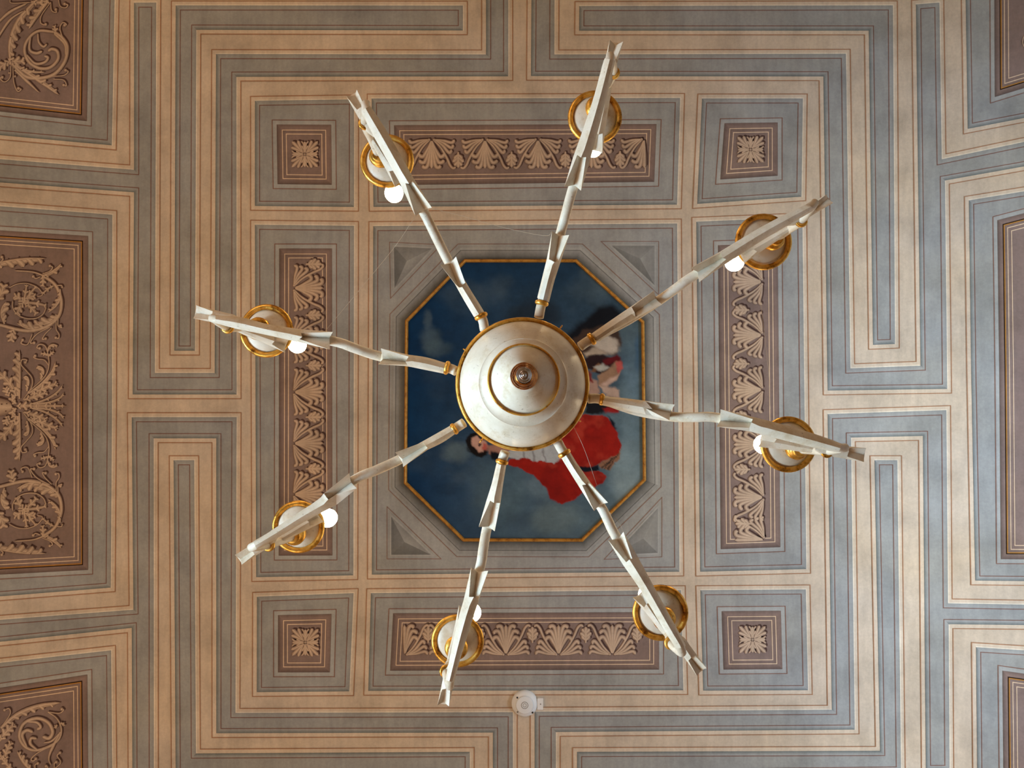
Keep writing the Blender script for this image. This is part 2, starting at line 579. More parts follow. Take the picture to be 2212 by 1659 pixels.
class Relief:
    """raised, painted strokes; pixel coordinates, later laid on the ceiling"""
    def __init__(self, tint=1.0, fat=1.12):
        self.fat = fat
        self.v, self.o, self.c, self.f = [], [], [], []
        self.tint = tint

    def ribbon(self, pts, ws, shadow, dx=3.0, dy=-3.0, lift=0.0018):
        n = len(pts)
        tg = np.gradient(pts, axis=0)
        tg /= np.linalg.norm(tg, axis=1, keepdims=True) + 1e-9
        nr = np.stack([-tg[:, 1], tg[:, 0]], 1)
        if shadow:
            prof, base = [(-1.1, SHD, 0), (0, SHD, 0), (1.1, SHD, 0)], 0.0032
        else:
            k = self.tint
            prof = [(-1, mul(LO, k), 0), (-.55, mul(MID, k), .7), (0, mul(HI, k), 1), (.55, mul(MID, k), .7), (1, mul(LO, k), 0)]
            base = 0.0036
        m = len(prof)
        s = len(self.v)
        for i in range(n):
            for (u, c, hgt) in prof:
                q = pts[i] + nr[i] * u * ws[i] / 2
                if shadow:
                    q = q + np.array([dx, dy])
                self.v.append(q)
                self.o.append(base + lift * hgt)
                self.c.append(c)
        for i in range(n - 1):
            for j in range(m - 1):
                a = s + i * m + j
                self.f.append((a, a + 1, a + m + 1, a + m))

    def stroke(self, pts, w0, w1, wm=None, n=6, shadow=True, round_end=True, sd=2.4):
        w0, w1, wm = w0 * self.fat, w1 * self.fat, (wm * self.fat if wm is not None else None)
        P = smooth_path(pts, n)
        L = np.concatenate([[0], np.cumsum(np.linalg.norm(np.diff(P, axis=0), axis=1))])
        t = L / L[-1]
        wm = wm if wm is not None else (w0 + w1) / 2
        ws = np.where(t < .5, w0 + (wm - w0) * t * 2, wm + (w1 - wm) * (t - .5) * 2)
        if round_end:
            rest = np.clip((L[-1] - L) / (w1 / 2 + 1e-6), 0, 1)
            ws = ws * np.sqrt(1 - (1 - rest) ** 2)
            if ws[-1] < .3: ws[-1] = .3
        if shadow:
            self.ribbon(P, ws, True, sd, -sd)
        self.ribbon(P, ws, False)

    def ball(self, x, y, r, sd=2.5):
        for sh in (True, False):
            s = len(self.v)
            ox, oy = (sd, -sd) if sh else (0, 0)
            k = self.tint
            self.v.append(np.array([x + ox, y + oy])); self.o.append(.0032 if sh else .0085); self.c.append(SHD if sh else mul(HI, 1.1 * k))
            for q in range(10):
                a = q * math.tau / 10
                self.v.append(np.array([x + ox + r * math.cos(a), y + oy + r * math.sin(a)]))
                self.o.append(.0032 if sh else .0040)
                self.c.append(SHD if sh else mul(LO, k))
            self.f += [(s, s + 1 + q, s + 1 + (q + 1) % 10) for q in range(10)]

    def curl(self, pts, w=3.2, r=4.0):
        """thin tendril that ends in a little ball"""
        self.stroke(pts, w * .7, w, n=5, sd=2.6)
        x, y = pts[-1]
        self.ball(x, y, r)

    def leaf(self, p0, c, p1, w, n=5, side=0, stem=4.0):
        """acanthus leaf: blade and midrib p0-c-p1 with n plump lobes a side (side -1, 1 or 0 for both)"""
        p0, c, p1 = (np.array(p, float) for p in (p0, c, p1))
        B = lambda t: (1 - t) ** 2 * p0 + 2 * t * (1 - t) * c + t * t * p1
        D = lambda t: 2 * (1 - t) * (c - p0) + 2 * t * (p1 - c)
        total = np.linalg.norm(p1 - c) + np.linalg.norm(c - p0)
        env = lambda t: 0.55 + 0.5 * math.sin(math.pi * min(1, t * 1.05))
        gap = total * 0.74 / max(1, n - 1)
        lobes = []
        n = max(3, int(round(n * .8)))
        gap = total * 0.74 / max(1, n - 1)
        for k in range(n):
            t = 0.14 + 0.72 * k / max(1, n - 1)
            d = D(t); d = d / np.linalg.norm(d)
            nr = np.array([-d[1], d[0]])
            ln = w * env(t)
            for s in ((-1, 1) if side == 0 else (side,)):
                b = B(t) - d * ln * .15
                lobes.append(([b, b + d * ln * .42 + nr * s * ln * .34, b + d * ln * .66 + nr * s * ln * .80], ln, min(gap * .98, ln * .66)))
        for pts, ln, lw in lobes:                       # shadows first
            P = smooth_path(pts, 4)
            self.ribbon(P, np.linspace(lw * .8, lw * .9, len(P)), True, 2.6, -2.6)
        tt = np.linspace(0.05, 0.92, 8)
        blade = np.array([B(t) + (np.array([-D(t)[1], D(t)[0]]) / np.linalg.norm(D(t))) * side * w * .16 for t in tt])
        self.ribbon(blade, np.array([w * (.86 if side == 0 else .66) * env(t) for t in tt]), False, lift=.0006)
        for pts, ln, lw in lobes:
            self.stroke(pts, lw * .5, lw * .8, lw * .92, n=4, shadow=False)
        if w >= 11:                                     # drilled eyes between the lobes
            for pts, ln, lw in lobes[::3]:
                q = pts[0] * .35 + pts[1] * .65
                d = (pts[1] - pts[0]) / np.linalg.norm(pts[1] - pts[0])
                e = q + np.array([-d[1], d[0]]) * lw * .45
                k0 = len(self.v)
                for (a, b) in ((-2.4, 0), (0, -1.0), (2.4, 0), (0, 1.0)):
                    self.v.append(e + d * a + np.array([-d[1], d[0]]) * b); self.o.append(.0058); self.c.append(SHD)
                self.f.append((k0, k0 + 1, k0 + 2, k0 + 3))
        self.stroke([p0, B(.35), B(.7), p1], stem, stem * .8, stem * 1.25, n=4, sd=2.0)

    def build(self, name, parent):
        V = on_ceiling(np.array(self.v), np.array(self.o))
        return mesh_obj(name, V, self.f, M_PAINT, parent, self.c, True)

    def build_local(self, name, parent, loc):
        k = H0 / F
        V = [(p[0] * k, p[1] * k, -o) for p, o in zip(self.v, self.o)]
        ob = mesh_obj(name, V, self.f, M_PAINT, parent, self.c, True)
        ob.location = loc
        return ob


def rot2(p, a):
    return (p[0] * math.cos(a) - p[1] * math.sin(a), p[0] * math.sin(a) + p[1] * math.cos(a))


def palmette(ang, part='full'):
    """anthemion whose knot is the origin and whose fan opens along +x, turned by ang"""
    r = Relief(1.0, 1.32)
    R = lambda *ps: [rot2(p, ang) for p in ps]
    sides = {'full': (-1, 1), 'neg': (-1,), 'pos': (1,)}[part]
    for s in sides:
        # side sprays that sweep away from the knot
        for (ln, bend, w) in ((47, 6, 6.4), (45, 17, 6.6), (41, 28, 7.0)):
            r.stroke(R((2, s * 5), (bend * .42 + 2, s * ln * .55), (bend + 3, s * ln * .93), (bend - 3.5, s * (ln + 3))), 2.2, 6.8, w * .8, n=5)
        # long S stalk to the neighbouring leaf
        r.stroke(R((3, s * 4), (20, s * 20), (42, s * 33), (58, s * 40), (65, s * 47), (62, s * 53)), 3.0, 5.2, 4.6, n=5)
        # fan lobes
        for (x, y, hx, hy, w) in ((39, 18, 37, 26, 7.6), (51, 15, 51, 24, 8.0), (60, 9, 63, 17, 8.4)):
            r.stroke(R((6, s * 1.5), (x * .55, s * y * .42), (x, s * y), (hx, s * hy), (hx - 5, s * (hy + 1.0))), 2.6, 7.4, w * .85, n=5)
        r.ball(*rot2((3, s * 5.5), ang), 3.6)
    r.stroke(R((5, 0), (30, 0), (66, 0)), 3, 8.0, 7.5, n=6)
    return r


def oak_leaf(ang):
    """small lobed leaf between two palmettes; base at origin, pointing along +x"""
    r = Relief(1.0, 1.4)
    R = lambda *ps: [rot2(p, ang) for p in ps]
    for s in (-1, 1):
        for (x, y, w) in ((8, 9, 7), (15, 12, 8), (23, 8.5, 7)):
            r.stroke(R((x - 6, s * 1), (x - 1, s * y * .6), (x + 3, s * y)), 3, 6.5, w, n=4)
    r.stroke(R((-4, 0), (12, 0), (31, 0)), 3, 6.5, 7.5, n=6)
    return r


def place(rel, name, parent, pts):
    """one mesh, an object for each place"""
    first = None
    for (x, y) in pts:
        P = on_ceiling(np.array([[x, y]]), np.array([0.0]))[0]
        if first is None:
            first = rel.build_local(name, parent, tuple(P))
        else:
            c = first.copy()
            c.location = tuple(P)
            COL.objects.link(c)


Q = math.pi / 2
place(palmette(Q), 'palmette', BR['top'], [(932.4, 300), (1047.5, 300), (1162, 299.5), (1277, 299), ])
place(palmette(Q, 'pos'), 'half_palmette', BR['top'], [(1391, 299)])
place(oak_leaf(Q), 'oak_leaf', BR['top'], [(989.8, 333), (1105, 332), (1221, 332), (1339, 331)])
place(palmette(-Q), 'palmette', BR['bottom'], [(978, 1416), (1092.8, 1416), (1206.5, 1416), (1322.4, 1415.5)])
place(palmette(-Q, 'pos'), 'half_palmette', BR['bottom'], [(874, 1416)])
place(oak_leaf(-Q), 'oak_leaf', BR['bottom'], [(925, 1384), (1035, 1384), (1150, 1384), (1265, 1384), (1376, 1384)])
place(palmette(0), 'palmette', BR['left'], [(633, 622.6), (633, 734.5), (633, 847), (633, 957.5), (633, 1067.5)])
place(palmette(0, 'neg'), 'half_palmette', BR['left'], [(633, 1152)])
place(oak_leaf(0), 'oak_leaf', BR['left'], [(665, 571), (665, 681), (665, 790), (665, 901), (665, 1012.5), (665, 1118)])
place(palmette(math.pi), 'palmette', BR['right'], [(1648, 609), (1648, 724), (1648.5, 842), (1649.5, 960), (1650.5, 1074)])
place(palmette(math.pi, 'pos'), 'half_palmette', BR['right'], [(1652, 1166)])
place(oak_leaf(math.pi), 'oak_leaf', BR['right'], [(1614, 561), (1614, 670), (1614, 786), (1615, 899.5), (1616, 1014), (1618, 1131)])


def rosette():
    r = Relief(1.04, 1.0)
    for k in range(4):
        a = k * Q
        d = a + Q / 2
        R = lambda *ps: [rot2(p, d) for p in ps]
        for s in (-1, 1):                                   # corner palmettes with their framing hooks
            r.stroke(R((5, s * 2), (12, s * 9), (19, s * 14), (26, s * 14.5)), 3, 4.2, 4.2, n=5, sd=2.2)
            r.stroke(R((8, s * 1), (22, s * 6), (32, s * 10.5)), 3.5, 8.5, 7.5, n=5, sd=2.8)
        r.stroke(R((4, 0), (20, 0), (40, 0)), 4, 9, 8.5, n=5, sd=2.8)
    for k in range(4):                                      # trefoils on the axes
        R = lambda *ps: [rot2(p, k * Q) for p in ps]
        for s in (-1, 1):
            r.stroke(R((9, s * 1), (15, s * 5), (19, s * 7)), 4, 7, 6, n=4, sd=2)
        r.stroke(R((3, 0), (14, 0), (28, 0)), 4, 8.5, 9.5, n=5, sd=2.4)
    r.ball(0, 0, 3)
    return r


RS = rosette()
for key, p in (('tl', (659, 334)), ('tr', (1620.5, 324)), ('bl', (660, 1387)), ('br', (1624.6, 1381))):
    place(RS, 'rosette', BR[key], [p])


def rinceau_half(flip, tf=None):
    """upper half of the big arabesque of the middle left panel; flip mirrors it about y = 877"""
    g0 = (lambda p: (p[0], 1754 - p[1])) if flip else (lambda p: p)
    g = (lambda p: tf(g0(p))) if tf else g0               # tf mirrors it left to right
    sg = (-1 if flip else 1) * (-1 if tf else 1)
    objs = []
    r = Relief(1.0)                                      # the great scroll
    S = lambda pts, *a, **k: r.stroke([g(p) for p in pts], *a, **k)
    S([(-60, 640), (-30, 690), (10, 705), (60, 715), (100, 706), (126, 685), (133, 655), (127, 630), (116, 612), (92, 595)], 6, 7, 8)
    S([(92, 595), (70, 588), (30, 585)], 4, 3)
    r.leaf(g((-25, 574)), g((40, 556)), g((100, 559)), 21, 6, sg)
    r.leaf(g((92, 596)), g((115, 590)), g((133, 570)), 12, 4, sg)
    r.leaf(g((128, 680)), g((110, 705)), g((72, 702)), 20, 4, sg * 1)
    r.leaf(g((104, 707)), g((70, 720)), g((36, 698)), 19, 4, sg * 1)
    r.leaf(g((130, 625)), g((138, 655)), g((103, 676)), 12, 5, sg * 1)
    r.leaf(g((10, 700)), g((-6, 672)), g((14, 652)), 19, 4, sg * 1)
    r.leaf(g((30, 712)), g((26, 720)), g((24, 738)), 14, 3)
    r.leaf(g((-6, 650)), g((6, 634)), g((8, 615)), 17, 4)
    r.leaf(g((92, 596)), g((95, 605)), g((92, 620)), 9, 3)
    objs.append(('scroll', r))
    r = Relief(0.98)                                     # its inner spray
    S = lambda pts, *a, **k: r.stroke([g(p) for p in pts], *a, **k)
    S([(20, 622), (38, 614), (60, 613), (82, 622), (92, 637), (80, 641)], 2.6, 2.6)
    S([(100, 664), (94, 678), (78, 688), (56, 688), (38, 680), (28, 665), (28, 650)], 3, 3)
    for (q, c, w) in (((32, 640), (40, 640), 12), ((76, 641), (64, 638), 12), ((38, 680), (40, 664), 12), ((80, 680), (70, 664), 11), ((102, 662), (82, 654), 9), ((58, 614), (56, 632), 8), ((80, 618), (66, 632), 8)):
        r.leaf(g((51, 654)), g(c), g(q), w, 3)
    r.leaf(g((116, 618)), g((104, 622)), g((92, 636)), 7, 4)
    objs.append(('leaf_spray', r))
    r = Relief(1.05)
    C = lambda pts, **k: r.curl([g(p) for p in pts], **k)
    C([(92, 592), (108, 586), (114, 578), (108, 575)])
    C([(88, 598), (78, 602), (72, 598)])
    C([(112, 708), (98, 722), (92, 733), (99, 732)])
    C([(122, 696), (122, 712), (128, 722), (127, 731), (121, 730)])
    C([(126, 690), (126, 704), (134, 708), (131, 704)])
    C([(108, 707), (80, 722), (66, 740), (74, 741)])
    C([(70, 722), (60, 744), (46, 742), (49, 735)])
    C([(124, 617), (133, 617), (135, 621)], r=2.5)
    C([(-12, 575), (6, 562), (4, 556)])
    objs.append(('tendril', r))
    # fan of leaves round the mask at the panel's middle
    r = Relief(1.02)
    r.leaf(g((42, 862)), g((44, 800)), g((42, 757)), 20, 6, -sg)
    r.leaf(g((36, 856)), g((20, 815)), g((-14, 800)), 15, 5)
    r.leaf(g((58, 845)), g((68, 815)), g((54, 812)), 11, 4, -sg)
    r.leaf(g((88, 820)), g((104, 795)), g((80, 790)), 13, 4, -sg)
    r.leaf(g((62, 850)), g((112, 818)), g((121, 782)), 13, 5, sg)
    r.leaf(g((66, 853)), g((100, 835)), g((127, 828)), 12, 5)
    r.leaf(g((52, 864)), g((80, 856)), g((104, 846)), 12, 5)
    r.leaf(g((36, 872)), g((22, 866)), g((30, 852)), 10, 3)
    r.leaf(g((20, 856)), g((14, 846)), g((12, 838)), 11, 3)
    for (q, c) in (((137, 831), (118, 862)), ((139, 848), (128, 872))):
        r.leaf(g((66, 873)), g(c), g(q), 7, 5, sg, 3)
    objs.append(('leaf_fan', r))
    r = Relief(1.0)
    C = lambda pts, **k: r.curl([g(p) for p in pts], **k)
    C([(50, 864), (68, 838), (70, 818), (58, 802), (46, 788), (48, 777), (58, 778), (55, 783)])
    C([(60, 848), (96, 815), (106, 790), (104, 765), (98, 748), (86, 744), (80, 751), (86, 753)])
    C([(106, 790), (96, 778), (82, 776), (73, 772), (76, 769)])
    r.leaf(g((104, 768)), g((100, 764)), g((88, 764)), 6, 3)
    r.leaf(g((105, 770)), g((110, 764)), g((117, 760)), 6, 3)
    r.leaf(g((103, 760)), g((106, 738)), g((126, 748)), 9, 4, sg)
    objs.append(('tendril', r))
    return objs


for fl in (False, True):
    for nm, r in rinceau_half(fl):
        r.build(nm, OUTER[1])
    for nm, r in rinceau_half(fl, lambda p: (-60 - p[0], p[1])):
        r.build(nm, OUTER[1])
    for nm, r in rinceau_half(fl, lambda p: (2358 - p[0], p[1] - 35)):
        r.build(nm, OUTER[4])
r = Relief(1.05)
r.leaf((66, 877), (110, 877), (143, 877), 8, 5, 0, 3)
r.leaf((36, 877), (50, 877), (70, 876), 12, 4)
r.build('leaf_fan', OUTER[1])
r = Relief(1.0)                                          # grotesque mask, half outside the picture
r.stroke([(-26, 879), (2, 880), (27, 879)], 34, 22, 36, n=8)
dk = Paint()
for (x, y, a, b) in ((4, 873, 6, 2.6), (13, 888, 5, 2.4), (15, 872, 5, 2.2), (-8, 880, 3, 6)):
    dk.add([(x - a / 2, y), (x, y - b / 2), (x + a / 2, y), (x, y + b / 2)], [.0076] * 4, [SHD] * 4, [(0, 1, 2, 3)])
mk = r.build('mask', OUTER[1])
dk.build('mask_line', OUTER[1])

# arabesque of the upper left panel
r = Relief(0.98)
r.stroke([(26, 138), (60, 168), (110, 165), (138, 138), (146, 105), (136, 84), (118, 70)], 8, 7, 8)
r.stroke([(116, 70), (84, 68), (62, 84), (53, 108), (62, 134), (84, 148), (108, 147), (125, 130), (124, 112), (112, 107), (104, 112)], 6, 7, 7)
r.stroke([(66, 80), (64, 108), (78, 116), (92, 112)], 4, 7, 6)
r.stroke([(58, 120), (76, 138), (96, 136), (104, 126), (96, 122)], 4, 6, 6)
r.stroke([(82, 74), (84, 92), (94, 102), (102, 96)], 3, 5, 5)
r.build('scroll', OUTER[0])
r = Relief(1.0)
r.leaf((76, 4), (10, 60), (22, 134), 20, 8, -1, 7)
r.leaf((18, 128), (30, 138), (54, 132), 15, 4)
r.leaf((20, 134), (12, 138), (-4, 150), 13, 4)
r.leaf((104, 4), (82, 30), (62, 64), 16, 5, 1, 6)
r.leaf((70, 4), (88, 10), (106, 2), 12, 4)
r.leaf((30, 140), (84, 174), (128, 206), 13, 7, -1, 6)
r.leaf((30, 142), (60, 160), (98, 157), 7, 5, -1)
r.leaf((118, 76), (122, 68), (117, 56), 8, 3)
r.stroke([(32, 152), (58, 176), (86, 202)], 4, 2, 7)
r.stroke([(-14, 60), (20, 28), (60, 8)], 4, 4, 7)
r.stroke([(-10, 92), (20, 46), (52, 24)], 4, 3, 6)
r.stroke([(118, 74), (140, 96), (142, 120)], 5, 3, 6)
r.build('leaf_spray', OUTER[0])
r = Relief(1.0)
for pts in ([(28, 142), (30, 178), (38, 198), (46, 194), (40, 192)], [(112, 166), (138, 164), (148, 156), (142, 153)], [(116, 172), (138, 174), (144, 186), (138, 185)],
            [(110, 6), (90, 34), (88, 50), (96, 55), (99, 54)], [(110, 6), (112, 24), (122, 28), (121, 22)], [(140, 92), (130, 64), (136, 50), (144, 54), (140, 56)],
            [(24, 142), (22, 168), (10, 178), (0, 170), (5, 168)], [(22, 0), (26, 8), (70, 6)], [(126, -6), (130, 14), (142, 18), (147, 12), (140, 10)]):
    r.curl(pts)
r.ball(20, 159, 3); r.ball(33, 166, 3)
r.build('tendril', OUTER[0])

# arabesque of the lower left panel
r = Relief(0.98)
r.stroke([(104, 1537), (124, 1552), (133, 1575), (126, 1598), (100, 1614), (74, 1620), (52, 1610), (42, 1588), (52, 1562), (80, 1551), (104, 1560), (114, 1580), (106, 1594), (92, 1590)], 3, 8, 7)
r.stroke([(58, 1612), (48, 1588), (58, 1577), (72, 1581)], 4, 7, 8)
r.stroke([(82, 1620), (66, 1606), (68, 1594), (80, 1595)], 4, 6, 7)
r.stroke([(60, 1558), (80, 1560), (88, 1570), (80, 1575)], 4, 7, 6)
r.stroke([(131, 1580), (110, 1622), (106, 1640), (111, 1652)], 4, 2, 7)
r.stroke([(128, 1584), (112, 1600), (94, 1604)], 3, 3, 5)
r.build('scroll', OUTER[2])
r = Relief(1.0)
r.leaf((2, 1572), (44, 1522), (132, 1517), 15, 8, 1, 7)
r.leaf((0, 1600), (10, 1580), (34, 1562), 14, 5)
r.leaf((10, 1644), (12, 1620), (26, 1600), 12, 5)
r.leaf((70, 1664), (50, 1650), (38, 1622), 13, 5, 1, 6)
r.leaf((40, 1672), (8, 1650), (-4, 1620), 10, 6)
r.leaf((125, 1566), (122, 1566), (119, 1572), 5, 2)
r.leaf((131, 1562), (136, 1560), (140, 1567), 5, 2)
r.build('leaf_spray', OUTER[2])
r = Relief(1.0)
for pts in ([(118, 1608), (84, 1624), (68, 1638), (72, 1643), (78, 1638)], [(6, 1566), (22, 1542), (20, 1530), (10, 1533)], [(104, 1537), (128, 1540), (138, 1533), (134, 1531)],
            [(78, 1668), (76, 1652), (82, 1648)], [(118, 1660), (132, 1646), (124, 1632), (130, 1625)], [(118, 1658), (118, 1648), (122, 1645)], [(98, 1664), (104, 1656), (100, 1654)]):
    r.curl(pts)
r.build('tendril', OUTER[2])
# the first tendrils of the right hand panels, mostly outside the picture
for (ox, oy, par) in ((2210, 96, OUTER[3]), (2230, 1560, OUTER[5])):
    r = Relief(1.0)
    r.curl([(ox + 60, oy - 40), (ox + 10, oy - 24), (ox - 1, oy - 4), (ox + 8, oy + 12), (ox + 16, oy + 4)])
    r.leaf((ox + 70, oy - 30), (ox + 40, oy + 10), (ox + 20, oy + 60), 16, 5)
    r.build('scroll', par)

# ------------------------------------------------------------------ octagonal ceiling painting with painted mouldings round it
OCT = [(1005, 564), (1244, 564), (1388, 696), (1391.5, 1036), (1257, 1166), (1002, 1165.5), (876.5, 1042.5), (879, 694)]
e = Paint()


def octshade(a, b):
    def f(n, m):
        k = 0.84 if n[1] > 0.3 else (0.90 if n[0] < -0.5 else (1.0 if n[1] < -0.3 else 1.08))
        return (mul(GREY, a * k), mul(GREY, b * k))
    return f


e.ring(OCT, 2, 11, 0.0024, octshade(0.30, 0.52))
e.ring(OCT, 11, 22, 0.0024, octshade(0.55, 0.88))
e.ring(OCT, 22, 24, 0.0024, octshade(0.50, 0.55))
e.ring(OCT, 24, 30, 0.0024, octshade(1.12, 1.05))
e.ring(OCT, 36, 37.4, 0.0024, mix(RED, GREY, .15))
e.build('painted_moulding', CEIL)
for tri, tones in (
    ([(851, 533), (933, 537), (852.6, 622)], (0.80, 0.98, 0.62)),
    ([(1321.6, 531), (1413.6, 531), (1413.6, 616)], (0.84, 0.98, 0.68)),
    ([(845.5, 1116), (930.5, 1198), (845.5, 1198)], (1.02, 0.60, 0.66)),
    ([(1420.7, 1097.5), (1420.7, 1194), (1327, 1198)], (0.98, 0.72, 0.90)),
):
    T3 = np.array(tri, float)
    e = Paint()
    c = T3.mean(0)
    e.ring(T3, 0, 3.5, .0022, mul(GREY, 1.12))
    e.ring(T3, 8.5, 9.8, .0022, mix(RED, GREY, .15))
    I3 = T3 + (c - T3) * 0.16
    for i in range(3):
        j = (i + 1) % 3
        e.add([T3[i], T3[j], I3[j], I3[i]], [.0024] * 4, [mul(GREY, tones[i] * .8)] * 4, [(0, 1, 2, 3)])
        e.add([I3[i], I3[j], c], [.0024] * 3, [mul(GREY, tones[i] * .82), mul(GREY, tones[i] * .82), mul(GREY, tones[i] * 1.05)], [(0, 1, 2)])
    e.build('painted_pyramid', CEIL)


def vnoise(X, Y, s, seed):
    g = np.random.default_rng(seed).random((64, 64))
    u, v = X / s, Y / s
    i, j = np.floor(u).astype(int), np.floor(v).astype(int)
    a, b = u - i, v - j
    a, b = a * a * (3 - 2 * a), b * b * (3 - 2 * b)
    G = lambda p, q: g[p % 64, q % 64]
    return (G(i, j) * (1 - a) + G(i + 1, j) * a) * (1 - b) + (G(i, j + 1) * (1 - a) + G(i + 1, j + 1) * a) * b


def fbm(X, Y, s, seed):
    return sum(vnoise(X, Y, s / 2 ** k, seed + k) * .5 ** (k + 1) for k in range(4)) / 0.9375


def sdist(P, X, Y):
    P = np.array(P, float)
    d = np.full(X.shape, 1e9)
    ins = np.zeros(X.shape, bool)
    for i in range(len(P)):
        (x0, y0), (x1, y1) = P[i], P[(i + 1) % len(P)]
        ex, ey = x1 - x0, y1 - y0
        t = np.clip(((X - x0) * ex + (Y - y0) * ey) / (ex * ex + ey * ey), 0, 1)
        d = np.minimum(d, np.hypot(X - x0 - t * ex, Y - y0 - t * ey))
        c = ((y0 > Y) != (y1 > Y)) & (X < (x1 - x0) * (Y - y0) / (y1 - y0 + 1e-9) + x0)
        ins ^= c
    return np.where(ins, -d, d)


PA = empty('ceiling_painting', tuple(on_ceiling(np.array([[1134, 865]]), np.array([0.0]))[0]))
tag(PA, 'octagonal sky painting with two reclining figures in a gilt frame behind the chandelier hub', 'painting')
gx, gy = np.arange(872, 1398, 2.0), np.arange(560, 1172, 2.0)
X, Y = np.meshgrid(gx, gy)
wx = X + (fbm(X, Y, 16, 91) - .5) * 12
wy = Y + (fbm(X, Y, 16, 97) - .5) * 12
u = np.clip((X - 875) / 515, 0, 1)[..., None]
w = np.clip((Y - 565) / 600, 0, 1)[..., None]
A3 = lambda c: np.array(lin(c)) / np.array([0.46, 0.35, 0.285]) * 0.40      # pigment seen under warm lamp light
img = (A3((10, 50, 82)) * (1 - u) + A3((40, 56, 66)) * u)
img = img * (1 - w * u) + A3((96, 106, 108)) * w * u


def lay(mask, c):
    global img
    img = img * (1 - mask[..., None]) + A3(c) * mask[..., None]


sst = lambda a, b, x: np.clip((x - a) / (b - a), 0, 1) ** 2 * (3 - 2 * np.clip((x - a) / (b - a), 0, 1))
blob = lambda x, y, a, b, soft=.5: 1 - sst(1 - soft, 1 + soft, np.hypot((wx - x) / a, (wy - y) / b) * (1 + .5 * (fbm(X, Y, 40, 11) - .5)))
n1 = fbm(X, Y, 90, 3)
lay(sst(.42, .75, n1) * .45 * (0.3 + .7 * u[..., 0]), (112, 120, 118))
lay(sst(.35, .7, fbm(X, Y, 130, 23)) * .35 * (1 - u[..., 0]), (8, 36, 66))
for (x, y, a, b, k, c) in ((930, 735, 20, 26, .55, (88, 100, 104)), (945, 752, 30, 16, .45, (84, 98, 102)), (925, 690, 9, 18, .5, (92, 104, 108)), (985, 975, 30, 20, .6, (104, 112, 110)), (965, 940, 18, 14, .4, (84, 98, 106)),
                           (1080, 1060, 55, 70, .45, (92, 106, 108)), (1165, 1050, 30, 24, .45, (120, 128, 128)), (1350, 1010, 34, 60, .75, (132, 138, 134)), (1355, 1060, 26, 40, .6, (140, 144, 138)),
                           (1200, 1120, 50, 34, .5, (112, 116, 108)), (1362, 880, 24, 90, .55, (118, 128, 128)), (1365, 800, 20, 60, .5, (96, 110, 118)), (1378, 760, 7, 40, .6, (60, 84, 104)),
                           (1140, 680, 60, 18, .4, (46, 60, 72)), (1200, 640, 90, 20, .3, (48, 64, 76))):
    lay(blob(x, y, a, b) * k, c)


def poly(P, c, soft=1.6, k=1.0):
    lay((1 - sst(-soft, soft, sdist(P, wx, wy))) * k, c)


# dark clouds behind the upper figure
poly([(1090, 690), (1130, 652), (1165, 640), (1200, 655), (1215, 690), (1170, 720)], (34, 40, 48), 16, .8)
poly([(1215, 730), (1262, 690), (1290, 662), (1320, 656), (1344, 672), (1346, 700), (1320, 720), (1240, 745)], (16, 14, 18), 9, .95)
# upper figure: back, arm, drapery and legs
poly([(1225, 745), (1262, 712), (1300, 705), (1338, 712), (1342, 740), (1334, 764), (1290, 768), (1240, 770)], (70, 48, 38), 4)
poly([(1268, 742), (1300, 722), (1334, 735), (1336, 758), (1312, 764), (1286, 752)], (190, 162, 140), 5)
poly([(1262, 760), (1290, 750), (1310, 764), (1270, 774)], (170, 140, 116), 4)
poly([(1258, 772), (1300, 766), (1340, 775), (1342, 800), (1310, 812), (1270, 800)], (42, 24, 24), 3)
poly([(1304, 776), (1336, 764), (1342, 774), (1334, 784), (1306, 786)], (94, 20, 22), 3)
poly([(1272, 806), (1294, 782), (1300, 786), (1282, 806)], (120, 74, 46), 2)
poly([(1280, 796), (1304, 784), (1318, 790), (1300, 800)], (172, 154, 138), 3)
poly([(1292, 812), (1330, 782), (1344, 794), (1338, 808), (1322, 822), (1302, 840), (1294, 834)], (150, 106, 78), 3)
poly([(1326, 786), (1340, 780), (1345, 798), (1334, 808)], (180, 76, 66), 3)
poly([(1300, 832), (1326, 812), (1338, 804), (1330, 822), (1308, 838)], (196, 150, 126), 3)
poly([(1296, 834), (1312, 838), (1338, 842), (1338, 862), (1320, 864), (1302, 850)], (188, 146, 122), 3)
poly([(1268, 812), (1290, 824), (1296, 850), (1284, 862), (1268, 856)], (170, 124, 102), 3)
poly([(1264, 800), (1276, 810), (1280, 824), (1266, 826)], (120, 40, 34), 3)
poly([(1264, 862), (1338, 858), (1340, 884), (1310, 892), (1262, 896)], (24, 22, 24), 4)
poly([(1300, 884), (1338, 878), (1336, 892), (1306, 893)], (150, 30, 26), 3)
# lower figure: head, blouse, red gown, laced calf
poly([(1006, 950), (1012, 938), (1026, 934), (1040, 942), (1048, 956), (1056, 964), (1052, 984), (1038, 988), (1022, 982), (1010, 968)], (22, 16, 16), 2.4)
poly([(1018, 948), (1030, 942), (1044, 950), (1054, 962), (1046, 974), (1034, 976), (1022, 964)], (196, 140, 118), 2.4)
poly([(1044, 958), (1056, 962), (1052, 972), (1044, 970)], (190, 84, 70), 2.5)
poly([(1034, 958), (1040, 960), (1038, 966), (1033, 964)], (60, 34, 30), 1.4)
poly([(1050, 962), (1100, 962), (1106, 984), (1078, 992), (1058, 982)], (168, 112, 92), 3)
poly([(1060, 974), (1080, 980), (1084, 1000), (1062, 992)], (20, 22, 28), 3)
poly([(1092, 986), (1100, 974), (1160, 966), (1206, 960), (1216, 982), (1198, 1003), (1160, 998), (1132, 990), (1104, 992)], (178, 166, 158), 2)
